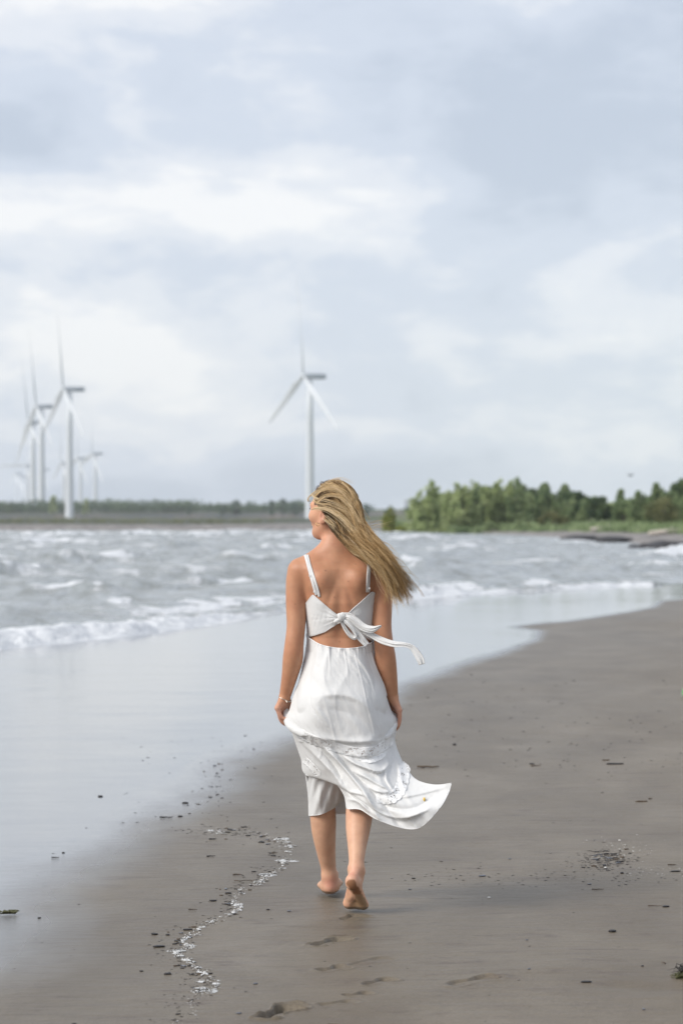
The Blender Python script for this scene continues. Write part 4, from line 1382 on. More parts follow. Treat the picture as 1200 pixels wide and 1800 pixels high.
tp = m.n('ShaderNodeBsdfTransparent'); mx2 = m.n('ShaderNodeMixShader')
m.l(m.b.outputs[0], mx.inputs[1]); m.l(tr.outputs[0], mx.inputs[2])
m.l(ac, mx2.inputs[0]); m.l(mx.outputs[0], mx2.inputs[1]); m.l(tp.outputs[0], mx2.inputs[2])
m.l(mx2.outputs[0], m.out.inputs['Surface'])
m.t.links.remove(m.b.inputs['Alpha'].links[0])
MAT_FAB = m.m
skirt = part('skirt', SV, SF, MAT_FAB, attrs={'cut': cutA})


def solid(o, th, off=0):
    md = o.modifiers.new('thick', 'SOLIDIFY'); md.thickness = th; md.offset = off


solid(skirt, 0.0015)
# rolled hems
def edge_line(A, r=0.0016):
    return tube(A, r, 5)


m = Mat('hem_fabric', rough=0.65, color=(0.82, 0.82, 0.815))
for A_, r_, nm_ in ((SKB[-1, ::3], .0016, 'hem'), (SKP[-1, ::3], .0016, 'hem'), (SKB[int(NV * 10 / 13):, 0][::3], .0016, 'hem'), (SKB[0, ::3], .0026, 'waist_seam'), (SKF[0, ::3], .0026, 'waist_seam')):
    o = part(nm_, *edge_line(A_, r_), m.m); o.parent = skirt


def skirt_y(px, py):
    """depth of the skirt's back under pixels"""
    P = np.stack([px, py], 1); out_ = np.zeros(len(P))
    SP = SKB.reshape(-1, 3)
    spx = 600 + SP[:, 0] / SP[:, 1] * FP; spy = HY + (CZ - SP[:, 2]) / SP[:, 1] * FP
    for i_ in range(len(P)):
        d2 = (spx - P[i_, 0]) ** 2 + (spy - P[i_, 1]) ** 2
        k_ = np.argpartition(d2, 4)[:4]
        out_[i_] = SP[k_, 1].mean()
    return out_


ml = Mat('lace', rough=0.75, color=(0.83, 0.83, 0.825))
lc = ml.coord('Object')
vo = ml.n('ShaderNodeTexVoronoi'); vo.inputs['Scale'].default_value = 240; vo.feature = 'F1'
ml.l(lc, vo.inputs['Vector'])
ln_ = ml.noise(lc, 55, 3, 0.6)
hole = ml.math('LESS_THAN', vo.outputs['Distance'], ml.math('MULTIPLY_ADD', ln_, 1.3, -0.33))
sol = ml.attr('solid')
al_ = ml.math('MAXIMUM', ml.math('SUBTRACT', 1.0, hole), sol)
ml.l(al_, ml.b.inputs['Alpha'])
ml.bump(vo.outputs['Distance'], 0.5, 0.0015)
for k_i, (line, hw_) in enumerate(LACE):
    nl = 120; C_ = crom(line, nl)
    tg = np.gradient(C_, axis=0); tg /= np.linalg.norm(tg, axis=1, keepdims=True)
    nr_ = np.stack([-tg[:, 1], tg[:, 0]], 1)
    if nr_[nl // 2, 1] < 0: nr_ = -nr_
    tot = np.sum(np.linalg.norm(np.diff(C_, axis=0), axis=1)); s_ = np.linspace(0, tot, nl)
    taper = sstep(-0.02, 0.10, s_ / tot) * sstep(1.02, 0.90, s_ / tot)
    scal = 1 + 0.16 * np.abs(np.sin(s_ * math.pi / 8.5)) + 0.06 * vnoise(s_ * .3, s_ * 0, k_i)
    nw = 11
    V = []; so_ = []
    for i_, w_ in enumerate(np.linspace(-1, 1, nw)):
        wd = hw_ * (w_ if w_ < 0 else w_ * scal)[..., None] if w_ >= 0 else hw_ * w_ * np.ones((nl, 1))
        q = C_ + nr_ * wd * taper[:, None]
        y_ = skirt_y(q[:, 0], q[:, 1]) - 0.0018 - 0.0012 * (w_ > 0.7)
        V.append(np.stack([(q[:, 0] - 600) / FP * y_, y_, CZ - (q[:, 1] - HY) / FP * y_], 1)); so_.append(np.full(nl, 0.0))
    V = np.stack(V, 0)
    sm = V.copy(); sm[:, 1:-1, 1] = (V[:, :-2, 1] + 2 * V[:, 1:-1, 1] + V[:, 2:, 1]) / 4; V = sm
    o = part('lace_trim', V.reshape(-1, 3), grid_faces(nw, nl), ml.m, attrs={'solid': np.concatenate(so_)})
    o.parent = skirt; solid(o, 0.0006)

# yellow petal caught on the skirt
py_ = skirt_y(np.array([745.0]), np.array([1405.0]))[0] - 0.004
pc = PW(745, 1405, py_)
pet = np.array([[-.003, 0, .0075], [.003, -.001, .008], [.005, -.002, .001], [.0035, -.001, -.008], [-.002, 0, -.0075], [-.004, -.001, 0]])
o = mesh_obj('petal', pc + pet, [(0, 1, 2, 3, 4, 5)], Mat('petal', rough=0.6, color=(0.75, 0.50, 0.10)).m, loc=tuple(pc))
tag(o, 'small yellow petal stuck to the blown hem of the white skirt', 'petal'); solid(o, 0.0008)

# bodice
TOPB = [(530, 1064), (539, 1063), (556, 1044.5), (560, 1049), (575, 1065), (590, 1078), (600, 1083), (611, 1077), (630, 1058), (646, 1040), (650, 1041.5), (660, 1055), (670, 1058)]
BOTB = [(530, 1120), (540, 1119), (555, 1115), (572, 1109), (588, 1098), (596, 1093), (604, 1093), (614, 1098), (630, 1110), (645, 1121), (656, 1128), (670, 1128)]
na, nb = 320, 34
V = np.zeros((nb, na, 3))
for ia in range(na):
    th = 2 * math.pi * ia / na
    cth, sth = math.cos(th), math.sin(th)
    front_ = max(0.0, sth)
    xpx = 597.5 + 58 * math.copysign(abs(cth) ** (2 / 2.25), cth)
    if sth < 0:
        top = np.interp(xpx, *zip(*TOPB)); bot = np.interp(xpx, *zip(*BOTB))
    else:
        sd0 = (1063, 1119) if cth < 0 else (1055, 1126)
        k_ = min(1.0, sth * 1.6)
        top = sd0[0] * (1 - k_) + 1040 * k_; bot = sd0[1] * (1 - k_) + 1124 * k_
    rr = np.linspace(top, bot, nb)
    for ib, rw in enumerate(rr):
        z_ = CZ - (rw - HY) / PS
        cx, hw_, cy, hd_ = torso_at(z_)
        dirv = np.array([hw_ * math.copysign(abs(cth) ** (2 / 2.25), cth), hd_ * math.copysign(abs(sth) ** (2 / 2.25), sth), 0])
        V[ib, ia] = (cx, cy, z_); V[ib, ia] += dirv
flatv = V.reshape(-1, 3); cent = np.stack([np.zeros(len(flatv)), np.full(len(flatv), YP + .015), flatv[:, 2]], 1)
cent[:, 0] = (597.5 - 600) / PS
rad = flatv - cent; R0_ = np.linalg.norm(rad, axis=1, keepdims=True); dr_ = rad / R0_
fr_ = sstep(0.0, 0.6, dr_[:, 1])
Rb = R0_[:, 0] * 0.7
for _ in range(60):
    inside = fsample(cent + dr_ * Rb[:, None]) < 0.0045
    Rb = np.where(inside, Rb + 0.0018, Rb)
    Rb = np.minimum(Rb, R0_[:, 0] + 0.007 + 0.08 * fr_)
flatv = cent + dr_ * Rb[:, None]
V = flatv.reshape(nb, na, 3)
for _ in range(2):
    V[:, :] = (np.roll(V, 1, 1) + 2 * V + np.roll(V, -1, 1)) / 4
bp = 600 + V[..., 0] / V[..., 1] * FP; bq = HY + (CZ - V[..., 2]) / V[..., 1] * FP
ang = np.arctan2(bq - 1087, bp - 598); rk = np.hypot(bp - 598, bq - 1087)
isb = sstep(9.58, 9.54, V[..., 1])
V[..., 1] -= isb * (0.0042 * fbm(ang * 3.2, rk * .012, 340, 3, .6) * sstep(2, 14, rk) * sstep(75, 20, rk) + 0.0008)
V[..., 1] -= isb * 0.010 * sstep(26, 4, rk)
bodice = part('bodice', V.reshape(-1, 3), grid_faces(nb, na, True), MAT_FAB, attrs={'cut': np.zeros(nb * na)})
solid(bodice, 0.0018)
tv, tf = joinm([tube(V[0, ::2], 0.0022, 6, True), tube(V[-1, ::2], 0.0016, 6, True)])
o = part('piping', tv, tf, MAT_FAB, attrs={'cut': np.zeros(len(tv))}); o.parent = bodice


def ribbon_on_body(pts, w, gap=0.0035, n_=40):
    C_ = crom(pts, n_)
    tg = np.gradient(C_, axis=0); tg /= np.linalg.norm(tg, axis=1, keepdims=True); nr_ = np.stack([-tg[:, 1], tg[:, 0]], 1)
    V = []
    for s in (-1, -.33, .33, 1):
        q = C_ + nr_ * w / 2 * s
        pts3 = np.array([surf(a, b, gap) for a, b in q])
        V.append(pts3)
    V = np.array(V)
    V[..., 1] = np.minimum(V[..., 1], np.median(V[..., 1], axis=0) + .01)
    for _ in range(3):
        V[:, 1:-1, 1] = (V[:, :-2, 1] + V[:, 1:-1, 1] + V[:, 2:, 1]) / 3
    return V.reshape(-1, 3), grid_faces(4, n_)


for pts, w in (([(536, 975), (539, 985), (545, 1008), (551, 1030), (556, 1046)], 4.6), ([(540, 975), (545, 995), (552, 1017), (558, 1036), (561, 1049)], 4.0),
               ([(648.5, 987), (648, 1000), (647, 1018), (646.5, 1041)], 6.2)):
    v_, f_ = ribbon_on_body(pts, w)
    o = part('strap', v_, f_, MAT_FAB, attrs={'cut': np.zeros(len(v_))}); o.parent = bodice; solid(o, 0.0016)
for (px, py, w) in ((546.5, 1012, 7), (646.8, 1034, 7), (553, 1040, 5)):
    s0 = surf(px, py, 0.005)
    bxv = np.array([[sx * w / PS / 2, -0.001 * sy, sz * 0.0035] for sx in (-1, 1) for sy in (-1, 1) for sz in (-1, 1)]) + s0
    o = part('slider', bxv, [(0, 1, 3, 2), (4, 6, 7, 5), (0, 4, 5, 1), (2, 3, 7, 6), (0, 2, 6, 4), (1, 5, 7, 3)], Mat('slider', rough=0.3, color=(0.8, 0.79, 0.77)).m, smooth=False); o.parent = bodice

# bow
def ribbon(pts, wid, n_=60, cup=0.004, seed=0, nw=19):
    """free ribbon: pts (px, py, dy), wid list of widths in px, tilt of the cross axis in depth"""
    C_ = crom([p[:3] for p in pts], n_); W_ = np.interp(np.linspace(0, 1, n_), np.linspace(0, 1, len(wid)), wid)
    tg = np.gradient(C_[:, :2], axis=0); tg /= np.linalg.norm(tg, axis=1, keepdims=True) + 1e-9
    nr_ = np.stack([-tg[:, 1], tg[:, 0]], 1)
    V = []
    for s in np.linspace(-1, 1, nw):
        q = C_.copy(); q[:, :2] += nr_ * (W_ / 2 * s)[:, None]
        q[:, 2] += 0.0014 * math.sin(s * 7 + seed) * np.abs(np.sin(np.linspace(0, 6, n_) + seed)) + 0.0010 * np.sin(s * 11 + np.linspace(0, 9, n_)) + cup * (s * s) + 0.0035 * vnoise(np.full(n_, s * 2.2 + seed * 3), np.linspace(0, 4, n_), seed) * 2 + 0.002 * np.sin(s * 5 + np.linspace(0, 5, n_) + seed)
        V.append(to_w(q))
    return np.array(V).reshape(-1, 3), grid_faces(nw, n_)


kb = -0.098
RIBS = [([(598, 1085, kb), (604, 1100, kb - .006), (613, 1114, kb - .010), (622, 1121, kb - .012), (626, 1117, kb - .018), (619, 1104, kb - .022), (608, 1092, kb - .018), (600, 1086, kb - .006)], [5, 7, 8, 8, 7, 8, 8, 5]),
        ([(602, 1081, kb - .012), (614, 1084, kb - .020), (626, 1093, kb - .024), (640, 1103, kb - .030), (655, 1106, kb - .038), (670, 1100, kb - .046)], [9, 13, 14, 13, 12, 3]),
        ([(603, 1086, kb), (614, 1096, kb - .012), (625, 1108, kb - .014), (634, 1121, kb - .012), (645, 1134, kb - .012)], [7, 9, 11, 13, 10]),
        ([(618, 1096, kb - .008), (636, 1108, kb - .008), (652, 1116, kb - .012), (672, 1126, kb - .030), (692, 1132, kb - .045), (710, 1133, kb - .055), (724, 1138, kb - .060), (732, 1148, kb - .064), (738, 1158, kb - .066), (741, 1168, kb - .066)],
         [6, 8, 10, 12, 11, 8, 10, 13, 14, 11])]
bow = part('bow', *joinm([uvsphere(J(600, 1084, kb - .010), (0.0165, 0.013, 0.0175), None, 20, 14)]), MAT_FAB)
bm_ = bow.data
bco = np.array([v.co[:] for v in bm_.vertices]); bn = np.array([v.normal[:] for v in bm_.vertices])
ph_ = bco[:, 0] * 260 + bco[:, 2] * 120
bco += bn * (0.0022 * np.sin(ph_) + 0.002 * vnoise(bco[:, 0] * 120, bco[:, 2] * 120, 5))[:, None]
bm_.vertices.foreach_set('co', bco.astype(np.float32).ravel())
a_ = bm_.attributes.new('cut', 'FLOAT', 'POINT')
v_, f_ = uvsphere(J(592, 1091, kb - .006), (0.0145, 0.010, 0.0085), [[.9, 0, .43], [0, 1, 0], [-.43, 0, .9]], 18, 12)
o = part('fold', v_, f_, MAT_FAB, attrs={'cut': np.zeros(len(v_))}); o.parent = bow
for i_, (pts, wd) in enumerate(RIBS):
    v_, f_ = ribbon(pts, wd, seed=i_ + 1)
    o = part('ribbon', v_, f_, MAT_FAB, attrs={'cut': np.zeros(len(v_))}); o.parent = bow
    solid(o, 0.0007)
# the rolls of cloth she holds
def roll(pts, rad_, seed):
    C_ = crom([p for p in pts], 50)
    W = to_w(C_)
    v_, f_ = tube(W, np.interp(np.linspace(0, 1, 50), np.linspace(0, 1, len(rad_)), rad_), 16)
    v_ = v_ + 0.003 * np.stack([vnoise(v_[:, 2] * 60 + seed, v_[:, 0] * 60, 1), vnoise(v_[:, 2] * 60, v_[:, 0] * 60 + seed, 2), vnoise(v_[:, 2] * 50, v_[:, 0] * 50, 3)], 1) * 2
    return v_, f_


for pts, rd in (([(504, 1247, .045), (503, 1255, .030), (506, 1265, .010), (515, 1277, -.035), (530, 1287, -.075), (552, 1294, -.100), (580, 1299, -.115)], [.008, .013, .019, .020, .015, .010, .004]),
                ([(689, 1252, .045), (692, 1259, .030), (693, 1270, .010), (688, 1284, -.030), (675, 1296, -.075), (650, 1303, -.110)], [.007, .012, .015, .014, .011, .004])):
    v_, f_ = roll(pts, rd, len(pts))
    o = part('gathered_cloth', v_, f_, MAT_FAB, attrs={'cut': np.zeros(len(v_))}); o.parent = skirt
# ------------------------------------------------------------------ wind turbines
mt = Mat('turbine_paint', rough=0.5, color=(0.60, 0.63, 0.66))
mdk = Mat('nacelle_paint', rough=0.5, color=(0.36, 0.40, 0.45))


def revolve(prof, seg=28):
    V = []; Fc = []
    for (r, z_) in prof:
        for k in range(seg):
            a_ = 2 * math.pi * k / seg
            V.append((r * math.cos(a_), r * math.sin(a_), z_))
    for i in range(len(prof) - 1):
        for k in range(seg):
            Fc.append((i * seg + k, i * seg + (k + 1) % seg, (i + 1) * seg + (k + 1) % seg, (i + 1) * seg + k))
    Fc.append(tuple(range(seg))[::-1]); Fc.append(tuple((len(prof) - 1) * seg + k for k in range(seg)))
    return np.array(V), Fc


HUBZ = 80.0


def blade_mesh(Rl=56.0):
    V = []; ns = 26; seg = 14
    for i in range(ns):
        t = i / (ns - 1); r = 1.4 + t * (Rl - 1.4)
        ch = np.interp(t, [0, .05, .2, .5, .8, .97, 1], [1.8, 2.0, 3.8, 3.0, 2.2, 1.5, 0.5]); th = np.interp(t, [0, .08, .2, .5, 1], [1.9, 1.6, .85, .42, .06])
        tw = math.radians(np.interp(t, [0, .2, .5, 1], [22, 15, 6, 1])) + math.radians(14)
        for k in range(seg):
            a_ = 2 * math.pi * k / seg
            cx_ = ch / 2 * math.cos(a_) - ch * .18 * min(1, t * 8); cy_ = th / 2 * math.sin(a_) * (0.6 + 0.4 * math.cos(a_) * min(1, t * 5))
            x_ = cx_ * math.cos(tw) - cy_ * math.sin(tw); y_ = cx_ * math.sin(tw) + cy_ * math.cos(tw)
            V.append((y_ - 1.6 * t * t, x_, r))           # rotor axis along local -X, blade up +Z
    Fc = [(i * seg + k, i * seg + (k + 1) % seg, (i + 1) * seg + (k + 1) % seg, (i + 1) * seg + k) for i in range(ns - 1) for k in range(seg)]
    Fc += [tuple(range(seg))[::-1], tuple((ns - 1) * seg + k for k in range(seg))]
    return np.array(V), Fc


def bevel_box(cx_, cy_, cz_, lx, ly, lz, r):
    """box with rounded long edges (superellipse section along x)"""
    V = []; seg = 20; xs = np.array([-.5, -.49, -.46, .44, .49, .5]); sc_ = [.72, .88, 1, 1, .88, .72]
    for x_, s in zip(xs, sc_):
        for k in range(seg):
            a_ = 2 * math.pi * k / seg
            V.append((cx_ + x_ * lx, cy_ + s * ly / 2 * math.copysign(abs(math.cos(a_)) ** .4, math.cos(a_)), cz_ + s * lz / 2 * math.copysign(abs(math.sin(a_)) ** .4, math.sin(a_))))
    n_ = len(xs)
    Fc = [(i * seg + k, i * seg + (k + 1) % seg, (i + 1) * seg + (k + 1) % seg, (i + 1) * seg + k) for i in range(n_ - 1) for k in range(seg)]
    Fc += [tuple(range(seg))[::-1], tuple((n_ - 1) * seg + k for k in range(seg))]
    return np.array(V), Fc


GT = 'wind turbines along the far shore'
t0_ = empty('wind_turbine', (0, 0, 0), 'x', 'wind turbine', GT)
tw_ = mesh_obj('tower', *revolve([(2.75, -1), (2.7, 0), (2.45, 18), (2.2, 38), (1.85, 58), (1.55, 78.2)]), mt.m, t0_)
na_ = mesh_obj('nacelle', *bevel_box(3.6, 0, HUBZ, 11.5, 3.5, 3.2, .4), mdk.m, t0_)
hbv, hbf = uvsphere((-4.0, 0, HUBZ), (2.1, 1.75, 1.75), None, 20, 14)
hb = mesh_obj('hub', hbv, hbf, mt.m, t0_)
bvv, bff = blade_mesh()
bl_ = mesh_obj('blade', bvv, bff, mt.m, t0_, loc=None)
bl_.location = (-4.0, 0, HUBZ)


def copy_thing(root, loc, rz, label):
    r = root.copy(); col().objects.link(r); r.location = loc; r.rotation_euler = (0, 0, rz); r['label'] = label
    ch_ = []
    for c_ in root.children:
        q = c_.copy(); col().objects.link(q); q.parent = r; ch_.append(q)
        for g in c_.children:
            w_ = g.copy(); col().objects.link(w_); w_.parent = q
    return r, ch_


for k in (1, 2):
    b2 = bl_.copy(); col().objects.link(b2); b2.parent = t0_
# (column of the tower, row of the hub, row of the base, yaw from pure side view, blade roll, label)
TURB = [(544.5, 660, 914, 24, 4, 'large white wind turbine standing alone behind the woman\'s head'),
        (122.5, 683, 914, 21, 3, 'tallest white turbine of the left cluster, nearest its right edge'),
        (73.5, 714, 912, 20, 0, 'second tallest turbine of the left cluster, just left of the tallest'),
        (58.5, 742, 912, 20, -4, 'white turbine standing close behind the second tallest one, its tower just left'),
        (168, 801, 893, 24, 12, 'small distant turbine, rightmost of the left cluster'),
        (142, 809, 893, 24, 10, 'small distant turbine between the tallest one and the rightmost one'),
        (113, 817, 893, 20, 6, 'small pale turbine half hidden just left of the tallest tower'),
        (49, 822, 893, 50, 30, 'small turbine with one bright blade turned to the light, left of the paired towers'),
        (30.5, 836, 893, 22, 5, 'tiny faint turbine, leftmost on the horizon'),
        (39.5, 842, 893, 24, 20, 'tiny faint turbine, second from the left on the horizon'),
        (78, 829, 893, 20, 8, 'tiny faint turbine peeping out behind the second tallest tower')]
for i, (cx_, hr, br_w, yaw, roll_, lab) in enumerate(TURB):
    Yt = HUBZ * FP / (912.5 - hr) if i < 4 else HUBZ * FP / (915 - hr)
    zb = 0.35
    X_ = (cx_ - 600) / FP * Yt
    if i == 0:
        r_, chs = t0_, [c_ for c_ in t0_.children]
        r_.location = (X_, Yt, zb); r_.rotation_euler = (0, 0, math.radians(yaw)); r_['label'] = lab
    else:
        r_, chs = copy_thing(t0_, (X_, Yt, zb), math.radians(yaw), lab)
    bls = [c_ for c_ in chs if c_.name.startswith('blade')]
    for k, b_ in enumerate(bls):
        b_.location = (-4.0, 0, HUBZ)
        b_.rotation_euler = (math.radians(roll_ + 120 * k), math.radians(-4), 0)
        b_.rotation_mode = 'XYZ'

# ------------------------------------------------------------------ trees
def leafmat(name, c1, c2, c3):
    m = Mat(name, rough=0.6, spec=0.25)
    cl_ = m.attr('clump')
    c = m.ramp(cl_, [(0.1, c1), (0.5, c2), (0.9, c3)])
    m.base(c)
    tr = m.n('ShaderNodeBsdfTranslucent'); m.l(c, tr.inputs['Color'])
    mx = m.n('ShaderNodeMixShader'); mx.inputs[0].default_value = 0.38
    m.l(m.b.outputs[0], mx.inputs[1]); m.l(tr.outputs[0], mx.inputs[2]); m.l(mx.outputs[0], m.out.inputs['Surface'])
    return m.m


LF = {'poplar': leafmat('poplar_leaves', (0.26, 0.33, 0.14), (0.38, 0.45, 0.20), (0.50, 0.56, 0.30)),
      'dark': leafmat('dark_leaves', (0.051, 0.093, 0.048), (0.082, 0.133, 0.061), (0.128, 0.178, 0.076)),
      'olive': leafmat('olive_leaves', (0.12, 0.136, 0.056), (0.184, 0.192, 0.08), (0.24, 0.24, 0.112)),
      'mid': leafmat('mid_leaves', (0.15, 0.215, 0.10), (0.23, 0.30, 0.14), (0.32, 0.39, 0.20)),
      'yellow': leafmat('yellow_green_leaves', (0.208, 0.256, 0.048), (0.32, 0.352, 0.072), (0.416, 0.416, 0.112)),
      'far': leafmat('far_leaves', (0.072, 0.12, 0.088), (0.104, 0.16, 0.112), (0.136, 0.192, 0.128))}
bark = Mat('bark', rough=0.85); bn_ = bark.noise(bark.coord('Object', (2, 2, 0.6)), 4, 5, 0.6)
bark.base(bark.ramp(bn_, [(0.3, (0.07, 0.06, 0.05)), (0.7, (0.22, 0.20, 0.17))]))


def leaf_cloud(centres, radii, n_, size, rg, squash=1.0):
    centres = np.array(centres); radii = np.array(radii)
    pr = radii ** 2; pr /= pr.sum()
    w_ = rg.choice(len(centres), n_, p=pr)
    d_ = rg.normal(size=(n_, 3)); d_ /= np.linalg.norm(d_, axis=1, keepdims=True)
    rr = rg.random(n_) ** 0.45
    p = centres[w_] + d_ * (radii[w_] * rr)[:, None] * np.array([1, 1, squash])
    nrm = d_ + rg.normal(size=(n_, 3)) * 0.7; nrm /= np.linalg.norm(nrm, axis=1, keepdims=True)
    a_ = np.cross(nrm, rg.normal(size=(n_, 3))); a_ /= np.linalg.norm(a_, axis=1, keepdims=True)
    b_ = np.cross(nrm, a_)
    s = size * (0.6 + 0.8 * rg.random(n_))[:, None]
    V = np.stack([p - a_ * s, p + b_ * s * .55, p + a_ * s, p - b_ * s * .55], 1).reshape(-1, 3)
    cl_ = np.repeat(np.clip(rg.random(len(centres))[w_] * 0.7 + 0.3 * rg.random(n_), 0, 1), 4)
    return V, np.arange(n_ * 4).reshape(-1, 4), cl_


def tree_proto(kind, style, H, Wd, seed, n_=3600):
    """returns crown (verts, faces, attr) and trunk (verts, faces); base at the origin"""
    rg = np.random.default_rng(seed)
    cs, rs, limbs = [], [], []
    if style == 'upright':      # several ascending leaders with feathery tops
        nst = 9
        for k in range(nst):
            ox = (k / (nst - 1) - .5) * Wd * .75 + rg.normal() * .1 * Wd; oy = rg.normal() * Wd * .22
            hh_ = H * (0.62 + 0.38 * rg.random()) * (1 - .35 * (abs(ox) / (Wd * .5)) ** 2)
            limbs.append([(ox * .25, oy * .25, 0, .05 * H ** .5), (ox * .7, oy * .7, hh_ * .45, .03 * H ** .5), (ox, oy, hh_ * .92, .008 * H ** .5)])
            for z_ in np.arange(.10, 1.0, .055):
                rr = Wd * .17 * (1 - .72 * z_) * (0.8 + .5 * rg.random())
                f_ = min(1, .3 + z_)
                cs.append((ox * f_ + rg.normal() * Wd * .05, oy * f_ + rg.normal() * Wd * .05, hh_ * z_)); rs.append(rr)
    elif style == 'round':
        nl = 26
        limbs.append([(0, 0, 0, .07 * H ** .5), (rg.normal() * .1, rg.normal() * .1, H * .45, .05 * H ** .5), (rg.normal() * .3, 0, H * .8, .015 * H ** .5)])
        for k in range(nl):
            th = rg.random() * 2 * math.pi; u = rg.random() ** .5; z_ = .28 + .66 * rg.random()
            R_ = Wd * .5 * math.sin(math.pi * min(1, (z_ - .05) * 1.02)) ** .6
            c_ = (math.cos(th) * R_ * u * .8, math.sin(th) * R_ * u * .8, H * z_)
            cs.append(c_); rs.append(Wd * (.11 + .08 * rg.random()))
            if k < 9: limbs.append([(0, 0, H * .2, .03 * H ** .5), (c_[0] * .5, c_[1] * .5, (H * .2 + c_[2]) / 2, .02 * H ** .5), (c_[0], c_[1], c_[2], .006 * H ** .5)])
    elif style == 'bush':
        for k in range(16):
            th = rg.random() * 2 * math.pi; u = rg.random() ** .5; z_ = .12 + .7 * rg.random() * (1 - .5 * u)
            c_ = (math.cos(th) * Wd * .4 * u, math.sin(th) * Wd * .4 * u, H * z_)
            cs.append(c_); rs.append(min(H, Wd) * (.16 + .08 * rg.random()))
            if k < 7: limbs.append([(c_[0] * .1, c_[1] * .1, 0, .03), (c_[0] * .6, c_[1] * .6, c_[2] * .6, .02), (c_[0], c_[1], c_[2], .008)])
    elif style == 'sparse':     # thin leaning top with gaps
        limbs.append([(0, 0, 0, .05 * H ** .5), (.1, 0, H * .5, .03 * H ** .5), (.25, 0, H * .97, .008 * H ** .5)])
        for z_ in np.arange(.3, 1.0, .05):
            for s in (-1, 1):
                L_ = Wd * .5 * (1.15 - z_) * (.5 + .7 * rg.random())
                th = rg.random() * 3
                c_ = (s * L_ * math.cos(th) * .8 + .2 * z_, L_ * math.sin(th) * .8, H * z_ + L_ * .3)
                cs.append(c_); rs.append(Wd * (.11 + .10 * rg.random()))
                limbs.append([(0.2 * z_, 0, H * z_ - .1, .02), ((c_[0]) * .5, c_[1] * .5, (H * z_ + c_[2]) / 2, .012), (c_[0], c_[1], c_[2], .005)])
    V, Fq, cl_ = leaf_cloud(cs, rs, n_, max(.07, .036 * H), rg)
    V[:, 2] = np.maximum(V[:, 2], 0.03)
    tv, tf = joinm([tube([p[:3] for p in lb], [p[3] for p in lb], 6) for lb in limbs])
    return V, Fq, cl_, tv, tf


def tree(name, kind, style, px, base_row, top_row, wpx, Y, seed, label, cat='tree', group=None, n_=3600, zb=None):
    H = (base_row - top_row) / FP * Y; Wd = wpx / FP * Y
    X_ = (px - 600) / FP * Y
    if zb is None:
        zb = float(land_h(np.array([X_]), np.array([Y]))[0][0])
        H = CZ - (top_row - HY) / FP * Y - zb
    t_ = empty(name, (X_, Y, zb), label, cat, group)
    V, Fq, cl_, tv, tf = tree_proto(kind, style, H, Wd, seed, n_)
    mesh_obj('crown', V, Fq, LF[kind], t_, smooth=False, attrs={'clump': cl_})
    mesh_obj('trunk' if style != 'bush' else 'stems', tv, tf, bark.m, t_)
    return t_


